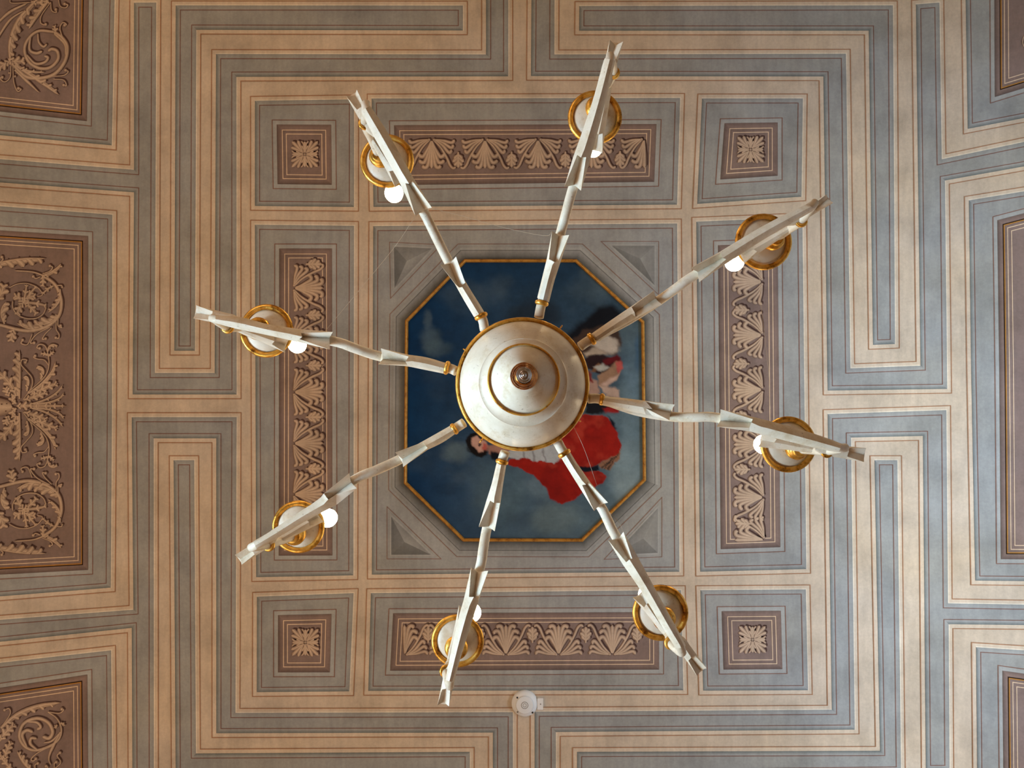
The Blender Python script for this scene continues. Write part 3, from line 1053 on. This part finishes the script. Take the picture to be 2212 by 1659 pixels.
for x in (1125, 1150, 1172):
    poly([(x, 968), (x + 3, 968), (x + 8, 998), (x + 4, 998)], (126, 112, 106), 1.6, .8)
GOWN = [(1206, 950), (1235, 922), (1258, 898), (1299, 896), (1312, 906), (1330, 922), (1341, 959), (1338, 976), (1330, 984), (1287, 1004), (1256, 1011), (1290, 1018), (1310, 1027), (1302, 1044),
        (1262, 1063), (1239, 1080), (1208, 1089), (1188, 1078), (1180, 1055), (1154, 1027), (1120, 1012), (1100, 1004), (1098, 995), (1132, 988), (1160, 996), (1197, 1002), (1214, 984)]
poly(GOWN, (150, 26, 16), 1.4)
gm = (1 - sst(-2, 2, sdist(GOWN, X, Y)))
lay(gm * sst(.45, .7, fbm(X, Y, 46, 31)) * .6, (120, 18, 14))
lay(gm * sst(.55, .8, fbm(X, Y, 38, 57)) * .5, (198, 66, 44))
poly([(1250, 1008), (1290, 1004), (1292, 1016), (1256, 1016)], (16, 20, 28), 1.8)
poly([(1290, 1004), (1334, 980), (1342, 968), (1340, 992), (1316, 1014), (1296, 1012)], (140, 92, 66), 2)
for (a, b) in (((1296, 1010), (1330, 984)), ((1304, 1012), (1322, 988)), ((1312, 1012), (1336, 978)), ((1300, 994), (1318, 1014)), ((1314, 986), (1328, 1004))):
    poly([a, (a[0] + 2, a[1] + 2), (b[0] + 2, b[1] + 2), b], (30, 24, 24), 1, .8)
poly([(1312, 900), (1330, 912), (1332, 926), (1320, 916)], (18, 20, 30), 3)
# modelling of flesh and cloth, brush texture
img = img * (0.80 + 0.40 * fbm(X, Y, 22, 131))[..., None] * (0.90 + 0.20 * fbm(X * .4, Y, 8, 151))[..., None]
img = np.clip(img, 0.002, 1)
ny, nx = X.shape
dO = sdist(OCT, X, Y)
keep = dO < 2.5
idx = np.arange(nx * ny).reshape(ny, nx)
faces = []
kq = keep[:-1, :-1] & keep[1:, :-1] & keep[:-1, 1:] & keep[1:, 1:]
for a, b in zip(*np.nonzero(kq)):
    faces.append((int(idx[a, b]), int(idx[a, b + 1]), int(idx[a + 1, b + 1]), int(idx[a + 1, b])))
used = np.unique(np.array(faces))
remap = -np.ones(nx * ny, int)
remap[used] = np.arange(len(used))
faces = [tuple(int(remap[i]) for i in q) for q in faces]
pts = np.stack([X.ravel()[used], Y.ravel()[used]], 1)
mesh_obj('canvas', on_ceiling(pts, np.full(len(pts), 0.004)), faces, M_OIL, PA, img.reshape(-1, 3)[used])
# gilt frame: a moulded bead round the canvas
fp = Paint()
prof = [(-3.6, .003), (-3.2, .012), (-1.6, .016), (0, .018), (1.6, .016), (3.2, .012), (3.6, .001)]
for (d1, o1), (d2, o2) in zip(prof, prof[1:]):
    Po = orient(OCT)
    A, B = offset(Po, d1), offset(Po, d2)
    for i in range(8):
        j = (i + 1) % 8
        fp.add([A[i], A[j], B[j], B[i]], [o1, o1, o2, o2], [(1, 1, 1)] * 4, [(0, 1, 2, 3)])
fp.build('gilt_frame', PA, M_FRAMEGOLD)


# ------------------------------------------------------------------ chandelier
def lathe(rings, n=72, cap0=False, cap1=False):
    """rings: (cx, cy, radius px, height above the lens) as seen; each a level circle"""
    V, Fc = [], []
    for (cx, cy, r, h) in rings:
        c = at_h(cx, cy, h)
        rr = r * h / F
        for k in range(n):
            a = k * math.tau / n
            V.append((c.x + rr * math.cos(a), c.y + rr * math.sin(a), c.z))
    for i in range(len(rings) - 1):
        for k in range(n):
            a, b = i * n + k, i * n + (k + 1) % n
            Fc.append((a, b, b + n, a + n))
    if cap0: Fc.append(tuple(range(n - 1, -1, -1)))
    if cap1: Fc.append(tuple((len(rings) - 1) * n + k for k in range(n)))
    return V, Fc


HUBC = at_h(1128, 830, 1.31)
CH = empty('chandelier', (HUBC.x, HUBC.y, HUBC.z))
tag(CH, 'cream and gold eight-armed chandelier with lit bulbs hanging below the painted ceiling', 'chandelier')


def lathe_world(prof, center, n=48, axis=None):
    """prof: (radius m, z offset m) about a vertical line through center"""
    V, Fc = [], []
    for (r, z) in prof:
        for k in range(n):
            a = k * math.tau / n
            V.append((center[0] + r * math.cos(a), center[1] + r * math.sin(a), center[2] + z))
    for i in range(len(prof) - 1):
        for k in range(n):
            a, b = i * n + k, i * n + (k + 1) % n
            Fc.append((a, b, b + n, a + n))
    return V, Fc


def cc(t):      # centre of the hub's rings, tip (0) to rim (1)
    return (1132 - 3.2 * max(0, t - .4) / .6, 808 + 22 * t)


bowl = []
for (r, h, t) in ((24, 1.172, .20), (30, 1.172, .20), (36, 1.176, .24), (48, 1.187, .33), (60, 1.200, .43), (72, 1.210, .52), (76.5, 1.2125, .55)):
    bowl.append((*cc(t), r, h))
bowl2 = [(*cc(t), r, h) for (r, h, t) in ((76.5, 1.2125, .55), (79, 1.218, .57), (86, 1.224, .68), (94, 1.2285, .80), (95.5, 1.2285, .83), (96.5, 1.232, .84), (99, 1.236, .86), (108, 1.243, .90), (120, 1.256, .94), (130, 1.276, .98), (135, 1.293, 1.0), (136, 1.300, 1.0))]
V, Fc = lathe(bowl)
mesh_obj('hub_cone', V, Fc, M_CREAM, CH, smooth=True, sharp=50)
V, Fc = lathe(bowl2)
mesh_obj('hub_bowl', V, Fc, M_CREAM, CH, smooth=True, sharp=40)
rg = [(*cc(.55), r, h) for (r, h) in ((74.5, 1.212), (74.8, 1.2085), (76.5, 1.2065), (78.2, 1.2085), (78.8, 1.216))]
V, Fc = lathe(rg)
mesh_obj('gold_ring', V, Fc, M_GOLD, CH, smooth=True)
V, Fc = lathe([(*cc(.2), r, h) for (r, h) in ((29.5, 1.174), (30, 1.168), (28.5, 1.163), (25.5, 1.1615), (26.5, 1.157), (25, 1.152), (21, 1.150), (22, 1.146), (20.5, 1.141), (17, 1.139))])
fin = mesh_obj('finial', V, Fc, M_OLDGOLD, CH, smooth=True)
V, Fc = lathe([(*cc(.1), r, h) for (r, h) in ((17.5, 1.140), (17.5, 1.136), (15, 1.131), (12, 1.130), (11.5, 1.127), (8, 1.1235), (7, 1.124), (4.5, 1.120), (1.5, 1.116))], n=40, cap1=True)
mesh_obj('finial_tip', V, Fc, M_SILVER, fin, smooth=True)
V, Fc = lathe([(1128.6, 829.8, r, h) for (r, h) in ((135.5, 1.301), (138, 1.299), (138.6, 1.302), (140, 1.297), (142.5, 1.297), (144.6, 1.302), (145, 1.310), (143, 1.318), (136, 1.322))])
mesh_obj('gold_rim', V, Fc, M_GOLD, CH, smooth=True)
V, Fc = lathe_world([(0.106, .008), (0.106, .05), (0.098, .062), (0.075, .075), (0.05, .11), (0.032, .15), (0.022, .2), (0.014, .22), (.011, .24)], HUBC)
mesh_obj('hub_top', V, Fc, M_CREAM, CH, smooth=True)
V, Fc = lathe_world([(.008, .2), (.008, H0 - 1.31 - .05)], HUBC, 16)
mesh_obj('suspension_rod', V, Fc, M_OLDGOLD, CH, smooth=True)
zc = H0 - 1.31
V, Fc = lathe_world([(.008, zc - .07), (.02, zc - .06), (.035, zc - .035), (.055, zc - .015), (.058, zc), (.03, zc - .001)], HUBC, 32)
mesh_obj('ceiling_rose', V, Fc, M_OLDGOLD, CH, smooth=True)


def torus_px(px, py, h, R, r, axis, n=20, m=10):
    c = at_h(px, py, h)
    axis = Vector(axis).normalized()
    a = axis.orthogonal().normalized()
    b = axis.cross(a)
    V, Fc = [], []
    for i in range(n):
        th = i * math.tau / n
        dr = a * math.cos(th) + b * math.sin(th)
        for j in range(m):
            ph = j * math.tau / m
            V.append(c + dr * (R + r * math.cos(ph)) + axis * r * math.sin(ph))
    for i in range(n):
        for j in range(m):
            Fc.append((i * m + j, ((i + 1) % n) * m + j, ((i + 1) % n) * m + (j + 1) % m, i * m + (j + 1) % m))
    return V, Fc


for (px, py) in ((1211, 708), (1006, 757), (1249, 907), (1040, 951)):
    c2 = at_h(px, py, 1.318)
    V, Fc = torus_px(px, py, 1.318, .0045, .0012, Vector((-(c2.y - HUBC.y), c2.x - HUBC.x, 0)), 16, 8)
    mesh_obj('hook', V, Fc, M_GOLD, CH, smooth=True)


def tube(path, sec, n=12):
    """loft of ellipses along 3-D points; sec: (half width, half height) at each"""
    P = [Vector(p) for p in path]
    V, Fc = [], []
    for i, p in enumerate(P):
        t = (P[min(i + 1, len(P) - 1)] - P[max(i - 1, 0)]).normalized()
        side = t.cross(Vector((0, 0, 1)))
        if side.length < .25 and V:
            side = last
        side.normalize()
        if V and side.dot(last) < 0: side = -side
        last = side.copy()
        up = side.cross(t).normalized()
        hw, hh = sec[i]
        for k in range(n):
            a = k * math.tau / n
            V.append(p + side * hw * math.cos(a) + up * hh * math.sin(a))
    m = len(P)
    for i in range(m - 1):
        for k in range(n):
            a, b = i * n + k, i * n + (k + 1) % n
            Fc.append((a, b, b + n, a + n))
    Fc.append(tuple(range(n - 1, -1, -1)))
    Fc.append(tuple((m - 1) * n + k for k in range(n)))
    return V, Fc


def spline3(pts, n=5):
    P = [np.array(p, float) for p in pts]
    return [Vector(q) for q in smooth_path(P, n)]


def lerp2(a, b, t):
    return (a[0] + (b[0] - a[0]) * t, a[1] + (b[1] - a[1]) * t)


def sheath(name, parent, st, gb, mouth, notch, hs, hm, dp=0.011, round_start=False):
    """leaf sheath carved from wood: a keeled body (st: list of (A, B) edge pixels) that ends in a hollowed, fish-tailed mouth
    gb: (gA, gC, gB) pixels where the hollow starts; mouth: tips (A, B); notch: middle of the mouth"""
    V, Fc = [], []
    rows = []
    n = len(st)
    body_h = [hs + (hm - hs) * i / n for i in range(n)]
    scale = lambda h: h / F
    # smooth the body's outline
    A = smooth_path([s[0] for s in st], 4) if n > 2 else np.array([lerp2(st[0][0], st[1][0], t) for t in np.linspace(0, 1, 6)])
    B = smooth_path([s[1] for s in st], 4) if n > 2 else np.array([lerp2(st[0][1], st[1][1], t) for t in np.linspace(0, 1, 6)])
    m = len(A)
    hb = hs + (hm - hs) * .7
    for i in range(m):
        t = i / (m - 1)
        h = hs + (hb - hs) * t
        a, b = A[i], B[i]
        wd = np.linalg.norm(np.array(a) - np.array(b)) * h / F
        k = dp * min(1, .75 + .25 * t)
        if round_start:
            rr = min(1.0, (i + 0.15) / 2.0)
            sh = math.sqrt(max(.02, 1 - (1 - rr) ** 2))
            k *= .45 + .55 * sh
        cB = lerp2(a, b, .5)
        if i == m - 1:
            cB = gb[1]
        q1 = lerp2(a, b, .18) if i < m - 1 else gb[0]
        q2 = lerp2(a, b, .82) if i < m - 1 else gb[2]
        sharp = t if not round_start else min(1, t * 1.3)
        low = .72 - .17 * sharp
        rows.append([at_h(*a, h), at_h(*q1, h - k * low), at_h(*cB, h - k), at_h(*q2, h - k * low), at_h(*b, h), at_h(*lerp2(a, b, .75), h + wd * .28), at_h(*lerp2(a, b, .25), h + wd * .28)])
    # the hollow: keel drops away, side walls run on to two points
    a0, b0 = A[-1], B[-1]
    for j, t in enumerate((0.0, .25, .5, .75, 1.0)):
        h = hb + (hm - hb) * t
        a, b = lerp2(a0, mouth[0], t), lerp2(b0, mouth[1], t)
        gA, gB = lerp2(gb[0], mouth[0], t), lerp2(gb[2], mouth[1], t)
        gc = lerp2(gb[1], notch, t)
        k = dp * (.55 + .25 * t)
        up = dp * (.05 + .35 * t)
        ea = at_h(*a, h - k * .55 * t)
        eb = at_h(*b, h - k * .55 * t)
        rows.append([ea, at_h(*gA, h - k), at_h(*gc, h + up), at_h(*gB, h - k), eb, at_h(*lerp2(gc, b, .55), h + up + dp * .45), at_h(*lerp2(gc, a, .55), h + up + dp * .45)])
    for r in rows:
        V += r
    for i in range(len(rows) - 1):
        for k in range(7):
            a, b = i * 7 + k, i * 7 + (k + 1) % 7
            Fc.append((a, b, b + 7, a + 7))
    Fc.append(tuple(range(6, -1, -1)))
    e = (len(rows) - 1) * 7
    Fc += [(e, e + 1, e + 2, e + 6), (e + 2, e + 3, e + 4, e + 5), (e + 2, e + 5, e + 6)]
    return mesh_obj(name, V, Fc, M_CREAM, parent, smooth=True, sharp=28)


ARMS = [
    dict(root=(1047, 713), col=((1025.6, 690), (1052.7, 676.6)), s1=[((1024, 685), (1045, 673)), ((1003, 650), (1025, 640)), ((981.7, 612), (1005.4, 612))], g1=((985, 615), (992, 621), (1005, 611)),
         m1=((951, 572), (985, 554.3)), n1=(971.6, 569.5), s2=[((781,243),(802,232)), ((806,292),(832,277)), ((831,337),(858,322)), ((862,392),(894,386))], g2=((875.6,396),(883.7,397),(889.5,389)),
         m2=((897.3, 466.5), (932.8, 448.6)), n2=(918, 452), end=(792.6, 229), tip=((747.7, 207), (770.7, 193.6)), tn=(766, 207), tb=(782, 230), te=((796, 293), (818, 284)), ring=(788, 268), sau=(836, 348, 58), knob=(816, 332), leaf=(866, 394), bulb=(851, 417, 20)),
    dict(root=(1164, 686), col=((1156.6, 649), (1184, 660.6)), s1=[((1160.4, 643.5), (1186, 653)), ((1171, 600), (1198, 606)), ((1181, 560), (1211.6, 564))], g1=((1186, 560), (1198, 566), (1206, 564)),
         m1=((1192.7, 499), (1229.5, 507.5)), n1=(1208, 510), s2=[((1304, 131), (1327.8, 136)), ((1284.7, 202), (1312, 202)), ((1264, 266), (1296, 266)), ((1238, 339.6), (1276, 341.5))], g2=((1247, 334.7), (1255, 340.4), (1266, 339.6)),
         m2=((1219, 404), (1255, 412)), n2=(1240, 399.7), end=(1318, 126), tip=((1317.3, 85.7), (1346, 89.8)), tn=(1329.4, 98), tb=(1321, 124), te=((1292, 190), (1318, 194)), ring=(1325, 158), sau=(1285, 254, 58.5), knob=(1292, 222), leaf=(1286, 326), bulb=(1282, 320, 19)),
    dict(root=(1253, 748.7), col=((1269, 721), (1287, 743.5)), s1=[((1280.6, 718.6), (1293.7, 738)), ((1322, 690), (1340, 708)), ((1363, 662), (1389.5, 680))], g1=((1364.5, 663.5), (1371, 675.3), (1373, 684.5)),
         m1=((1413, 627.6), (1430.6, 658)), n1=(1415, 645), s2=[((1738, 443), (1758, 454)), ((1685.7, 468), (1712, 481)), ((1628, 499.6), (1649, 518)), ((1549.4, 547), (1567.7, 570.4))], g2=((1557.3, 546.3), (1561, 557), (1569, 560)),
         m2=((1490.4, 579.6), (1510, 609.8)), n2=(1507.4, 587.5), end=(1755, 442), tip=((1785.4, 419.7), (1800.3, 438)), tn=(1788, 429), tb=(1762, 452), te=((1700, 470), (1709, 492)), ring=(1730, 478), sau=(1649, 522.5, 61), knob=(1680.5, 512.7), leaf=(1601, 554), bulb=(1587, 566, 20), shift=(2, 6)),
    dict(root=(1271, 861), col=((1302.7, 850), (1297, 875.6)), s1=[((1302.7, 855.6), (1301, 875.6)), ((1350, 860), (1352, 887)), ((1393.8, 865.6), (1409.5, 898))], g1=((1395, 867), (1409.5, 884), (1393, 881)),
         m1=((1458, 874), (1446.5, 908)), n1=(1447.4, 891), s2=[((1814, 956.7), (1808, 977)), ((1762.7, 938.2), (1757, 966.7)), ((1697, 918.3), (1688.6, 950)), ((1628.8, 901), (1620, 932))], g2=((1626, 905.5), (1623, 912.6), (1619, 924)),
         m2=((1556.2, 884), (1548.2, 921.7)), n2=(1556, 909), end=(1820.5, 966.7), tip=((1871, 968), (1866.6, 998)), tn=(1866, 983), tb=(1834, 974), te=((1770, 958), (1765.5, 981)), ring=(1785.5, 975), sau=(1702.5, 960, 60), knob=(1731, 972), leaf=(1643, 950), bulb=(1650, 960, 21), shift=(-3, 9)),
    dict(root=(1204.4, 954.4), col=((1205, 985), (1232.7, 974)), s1=[((1211, 987), (1232, 977)), ((1230, 1018), (1251, 1008)), ((1250, 1050), (1275, 1042))], g1=((1257.5, 1047.8), (1266, 1047), (1269.5, 1040)),
         m1=((1283.5, 1104), (1313.5, 1086)), n1=(1295.5, 1089.5), s2=[((1458,1398),(1480,1391)), ((1430,1354),(1452,1339)), ((1385,1277),(1411,1264)), ((1345,1219),(1378,1203))], g2=((1352.7,1214.6),(1359.6,1208.6),(1365.6,1206.6)),
         m2=((1313.5, 1167), (1346.7, 1148.7)), n2=(1334.6, 1165), end=(1469.7, 1407), tip=((1505.5, 1460), (1526.7, 1443.7)), tn=(1513.7, 1447.6), tb=(1493, 1421), te=((1450, 1380), (1471, 1368)), ring=(1448.6, 1389), sau=(1426.5, 1323.5, 59.5), knob=(1438.8, 1343), leaf=(1381, 1283), bulb=(1398, 1284, 19)),
    dict(root=(1091.7, 975.7), col=((1070.7, 1000), (1098, 995)), s1=[((1071.4, 1005.5), (1094, 1002)), ((1062, 1045), (1087, 1045)), ((1050.4, 1082.4), (1081, 1088))], g1=((1059, 1081.7), (1067, 1086.6), (1080, 1086.6)),
         m1=((1034, 1138.4), (1068.6, 1147.8)), n1=(1055.6, 1137.7), s2=[((963,1465),(981,1470)), ((972,1418),(995,1421)), ((988,1344),(1017,1350)), ((1002,1294),(1034,1299))], g2=((1013,1289.5),(1023.4,1289.5),(1032.4,1295.5)),
         m2=((1018, 1224.8), (1054.6, 1232.8)), n2=(1031, 1236), end=(971.7, 1478), tip=((944.8, 1524), (970, 1526)), tn=(957.7, 1516), tb=(962, 1488), te=((963, 1436), (988, 1440)), ring=(963.7, 1449.7), sau=(988.5, 1384, 56), knob=(984, 1407.7), leaf=(1006, 1314), bulb=(1020, 1324, 19)),
    dict(root=(1002.5, 913), col=((974.3, 915.3), (988.4, 937.6)), s1=[((977.8, 918.8), (984.8, 936.4)), ((944, 936), (956, 956)), ((913, 955.2), (923, 972))], g1=((915.5, 955), (919, 962), (923.7, 968)),
         m1=((853.2, 977.6), (870.8, 1008.8)), n1=(869, 991.7), s2=[((550,1168),(558,1186)), ((585,1147),(597,1163)), ((648,1105),(660,1126)), ((702,1071.5),(727,1090.5))], g2=((699.5,1066),(709,1079),(726,1068)),
         m2=((754.5, 1022), (771, 1055)), n2=(758, 1042), end=(547.6, 1181), tip=((507, 1199), (521.7, 1220.4)), tn=(519.4, 1208), tb=(546, 1190), te=((585, 1152), (600, 1170)), ring=(580.5, 1177), sau=(644.6, 1138, 56), knob=(631, 1160), leaf=(690, 1114), bulb=(708, 1119, 20)),
    dict(root=(986, 802), col=((969.5, 780), (961, 809)), s1=[((962.6, 784), (958, 807)), ((922, 772), (918, 799)), ((881.2, 766), (880, 791))], g1=((882.6, 770.3), (875.7, 781.3), (880, 788)),
         m1=((822.8, 752.4), (816.4, 786.8)), n1=(827, 775.8), s2=[((470,682),(467,698)), ((520,685),(514,711)), ((580,700.5),(573,723)), ((648,711),(640,738))], g2=((650,719.6),(653,727.5),(647,732.6)),
         m2=((719, 717), (712.5, 755)), n2=(711.6, 730), end=(464.8, 689), tip=((423.4, 659.4), (417.4, 687.6)), tn=(424, 676), tb=(458, 681), te=((518.6, 683.4), (505, 706)), ring=(492.4, 707), sau=(576, 714.7, 57.5), knob=(549, 708), leaf=(619, 746), bulb=(642, 744, 19)),
]
WHERE = ['upper left', 'top', 'upper right', 'right', 'lower right', 'bottom', 'lower left', 'left']
for a in ARMS:
    mid = lambda q: lerp2(q[0], q[1], .5)
    sx, sy = a.get('shift', (0, 0))
    cm = mid(a['col'])
    sm = lerp2(mid(a['s1'][0]), mid(a['m1']), .5)
    e2 = a['end']
    out = np.array(e2) - np.array(mid(a['s2'][1]))
    out = out / np.linalg.norm(out)
    ins2 = mid(a['s2'][2])
    path = [at_h(*a['root'], 1.318), at_h(*cm, 1.322), at_h(sm[0] + sx, sm[1] + sy, 1.326), at_h(mid(a['m1'])[0] + sx, mid(a['m1'])[1] + sy, 1.318), at_h(*lerp2((mid(a['m1'])[0] + sx, mid(a['m1'])[1] + sy), mid(a['m2']), .5), 1.304),
            at_h(*mid(a['m2']), 1.300), at_h(*ins2, 1.302), at_h(*mid(a['s2'][1]), 1.306)]
    p1 = spline3(path, 5)
    w = 10.6 * 1.31 / F
    sec = [(w, .0075)] * len(p1)
    V, Fc = tube(p1, sec, 14)
    arm = mesh_obj('arm', V, Fc, M_CREAM, CH, smooth=True)
    # turned-up end that scrolls back to carry the drip pan
    up = [at_h(*mid(a['s2'][1]), 1.304), at_h(*lerp2(mid(a['s2'][0]), e2, .2), 1.310), at_h(e2[0] + out[0] * 3, e2[1] + out[1] * 3, 1.345), at_h(*a['ring'], 1.39), at_h(*lerp2(a['ring'], a['knob'], .5), 1.425), at_h(*a['knob'], 1.452)]
    p2 = spline3(up, 6)
    V, Fc = tube(p2, [(9.2 * 1.36 / F, .0072)] * len(p2), 12)
    mesh_obj('scroll_end', V, Fc, M_CREAM, arm, smooth=True)
    # collars
    d3 = at_h(*mid(a['s1'][1]), 1.32) - at_h(*a['root'], 1.32)
    wc = np.hypot(a['col'][0][0] - a['col'][1][0], a['col'][0][1] - a['col'][1][1]) / 2 * 1.318 / F
    V, Fc = torus_px(*cm, 1.318, wc - .0042, .0044, d3, 24, 12)
    mesh_obj('collar', V, Fc, M_GOLD, arm, smooth=True)
    V, Fc = torus_px(*a['ring'], 1.388, .0088, .0034, p2[14] - p2[12], 20, 10)
    mesh_obj('collar', V, Fc, M_GOLD, arm, smooth=True)
    # leaf sheaths
    sheath('leaf_sheath', arm, a['s1'], a['g1'], a['m1'], a['n1'], 1.318, 1.300, .0135)
    s2 = [(lerp2(e2, a['s2'][0][0], .62), lerp2(e2, a['s2'][0][1], .62))] + a['s2']
    sheath('leaf_sheath', arm, s2, a['g2'], a['m2'], a['n2'], 1.295, 1.285, .015, True)
    # outward leaf at the tip
    te, tp = a['te'], a['tip']
    c0 = mid(te)
    inner = lerp2(c0, mid(tp), -.10)
    gA, gB = lerp2(a['tb'], lerp2(te[0], tp[0], .62), .7), lerp2(a['tb'], lerp2(te[1], tp[1], .62), .7)
    st = [(lerp2(inner, te[0], .35), lerp2(inner, te[1], .35)), (lerp2(te[0], tp[0], .12), lerp2(te[1], tp[1], .12)), (lerp2(te[0], tp[0], .36), lerp2(te[1], tp[1], .36)), (lerp2(te[0], tp[0], .62), lerp2(te[1], tp[1], .62))]
    sheath('tip_leaf', arm, st, (gA, a['tb'], gB), tp, a['tn'], 1.385, 1.392, .008)
    # inward leaf under the drip pan
    lf = np.array(a['leaf'], float)
    r0 = np.array(lerp2(a['ring'], a['knob'], .25))
    dv = (lf - r0) / np.linalg.norm(lf - r0)
    nv = np.array([-dv[1], dv[0]])
    q = lambda t, wv: (tuple(r0 + (lf - r0) * t + nv * wv), tuple(r0 + (lf - r0) * t - nv * wv))
    gg = q(.74, 8)
    sheath('inner_leaf', arm, [q(0, 6), q(.25, 9), q(.5, 10.5), q(.72, 12.5)], (gg[0], tuple(r0 + (lf - r0) * .77), gg[1]), q(1.02, 16), tuple(lf - dv * 4), 1.42, 1.455, .008)
    # drip pan with gold edge, gold knob, candle sleeve, bulb
    x, y, r = a['sau']
    hS = 1.50
    V, Fc = lathe([(x, y, rr, hh) for (rr, hh) in ((4, 1.478), (24, 1.479), (42, 1.484), (49, 1.490), (50, 1.498), (46, 1.502), (20, 1.497), (4, 1.497))], 48, True, True)
    pan = mesh_obj('drip_pan', V, Fc, M_CREAM, arm, smooth=True, sharp=50)
    c = at_h(x, y, 1.487)
    V, Fc = torus_px(x, y, 1.487, (r - 5.5) * 1.487 / F, 6.2 * 1.487 / F, (0, 0, 1), 56, 14)
    mesh_obj('gold_edge', V, Fc, M_GOLD, arm, smooth=True)
    kx, ky = a['knob']
    hk = 1.462
    pr = [(kx + (x - kx) * t, ky + (y - ky) * t, rr, hh) for (t, rr, hh) in ((0, 9, 1.448), (.05, 14, 1.4475), (.1, 17, 1.451), (.15, 16, 1.455), (.2, 21, 1.456), (.3, 25, 1.461), (.4, 25, 1.467), (.5, 21, 1.472), (.6, 18, 1.477), (.75, 20, 1.482))]
    V, Fc = lathe(pr, 36, True)
    mesh_obj('gold_knob', V, Fc, M_GOLD, arm, smooth=True)
    bx, by, br = a['bulb']
    hB = 1.655
    cB = at_h(bx, by, hB)
    base = at_h(x, y, 1.495)
    top = cB - (cB - base).normalized() * .028
    V, Fc = tube([base, base.lerp(top, .5), top], [(.011, .011)] * 3, 20)
    mesh_obj('candle_sleeve', V, Fc, M_CREAM, arm, smooth=True)
    R = br * hB / F
    ax = (cB - base).normalized()
    s1, s2v = ax.orthogonal().normalized(), None
    s2v = ax.cross(s1)
    V, Fc = [], []
    profile = [(.35, -1.45), (.55, -1.2), (.8, -.75), (.97, -.25), (1.0, .1), (.92, .5), (.68, .95), (.35, 1.3), (.08, 1.42)]
    for (rr, zz) in profile:
        for k in range(32):
            th = k * math.tau / 32
            V.append(cB + ax * zz * R + (s1 * math.cos(th) + s2v * math.sin(th)) * rr * R)
    for i in range(len(profile) - 1):
        for k in range(32):
            p, q2 = i * 32 + k, i * 32 + (k + 1) % 32
            Fc.append((p, q2, q2 + 32, p + 32))
    Fc += [tuple(range(31, -1, -1)), tuple((len(profile) - 1) * 32 + k for k in range(32))]
    mesh_obj('bulb', V, Fc, M_BULB, arm, smooth=True)

# ------------------------------------------------------------------ smoke detector
SDC = on_ceiling(np.array([[1133.2, 1518]]), np.array([0.0]))[0]
SD = empty('smoke_detector', tuple(SDC))
tag(SD, 'round white smoke detector on tan band near the picture bottom', 'smoke detector')
k = H0 / F
V, Fc = lathe_world([(28 * k, -.001), (28 * k, -.007), (27 * k, -.011), (24.5 * k, -.0155), (21 * k, -.019), (19.4 * k, -.020), (18.8 * k, -.0225)], SDC, 56)
mesh_obj('base', V, Fc, M_WHITE, SD, smooth=True, sharp=60)
V, Fc = lathe_world([(18.8 * k, -.022), (18.4 * k, -.0243), (17.5 * k, -.025), (.0005, -.025)], SDC, 48)
face = mesh_obj('face_disc', V, Fc, M_WHITE2, SD, smooth=True, sharp=50)
for (r0, r1) in ((6.6, 7.5), (3.2, 3.9)):
    V, Fc = lathe_world([(r0 * k, -.025), (r0 * k, -.0257), (r1 * k, -.0257), (r1 * k, -.025)], SDC, 40)
    mesh_obj('ring_mark', V, Fc, M_MARK, face)
for (dx, dy, m) in ((-15.6, -14.6, M_DARK), (16.8, 17, M_DARK), (-15, 15.5, M_MARK)):
    c = Vector((SDC[0] + dx * k, SDC[1] + dy * k, SDC[2] - .0165))
    V, Fc = lathe_world([(2.0 * k, .01), (2.0 * k, -.002), (1.3 * k, -.004), (.0002, -.004)], c, 16)
    mesh_obj('indicator', V, Fc, m, SD, smooth=True)
bx = Vector((SDC[0] + 34 * k, SDC[1] - .2 * k, SDC[2]))
v, f = box_mesh([(bx.x - 7 * k, bx.y - 12 * k, bx.z - .014, bx.x + 5.5 * k, bx.y + 12 * k, bx.z)])
jb = mesh_obj('junction_box', v, f, M_WHITE, SD)
V, Fc = lathe_world([(1.2 * k, -.013), (1.2 * k, -.0155), (.0002, -.0155)], (bx.x, bx.y, bx.z), 12)
mesh_obj('screw', V, Fc, M_MARK, jb)

# ------------------------------------------------------------------ cobwebs
WEBS = [
    ([(933, 450, 1.288), (1000, 467, 1.30), (1090, 492, 1.305), (1176, 509, 1.302), (1192, 500, 1.30)], 'thin sagging cobweb strand strung between the two top arms'),
    ([(897, 467, 1.287), (855, 530, 1.30), (790, 610, 1.30), (700, 718, 1.29)], 'long straight cobweb strand running from the upper left arm to the left arm'),
    ([(1641, 600, 1.56), (1643, 650, 1.57), (1660, 800, 1.57), (1664, 884, 1.56)], 'faint cobweb strand hanging between the upper right and right drip pans'),
    ([(1300, 1092, 1.302), (1322, 1112, 1.305), (1338, 1130, 1.30), (1346, 1149, 1.288)], 'short curved cobweb strand bridging two leaf mouths on the lower right arm'),
    ([(1290, 1050, 1.30), (1262, 970, 1.31), (1236, 915, 1.32)], 'cobweb strand crossing the red gown from the hub rim'),
]
for pts, lab in WEBS:
    p = spline3([at_h(*q) for q in pts], 6)
    V, Fc = tube(p, [(.0003, .0003)] * len(p), 5)
    tag(mesh_obj('cobweb_strand', V, Fc, M_WEB, smooth=True), lab, 'cobweb', 'cobwebs on the chandelier')
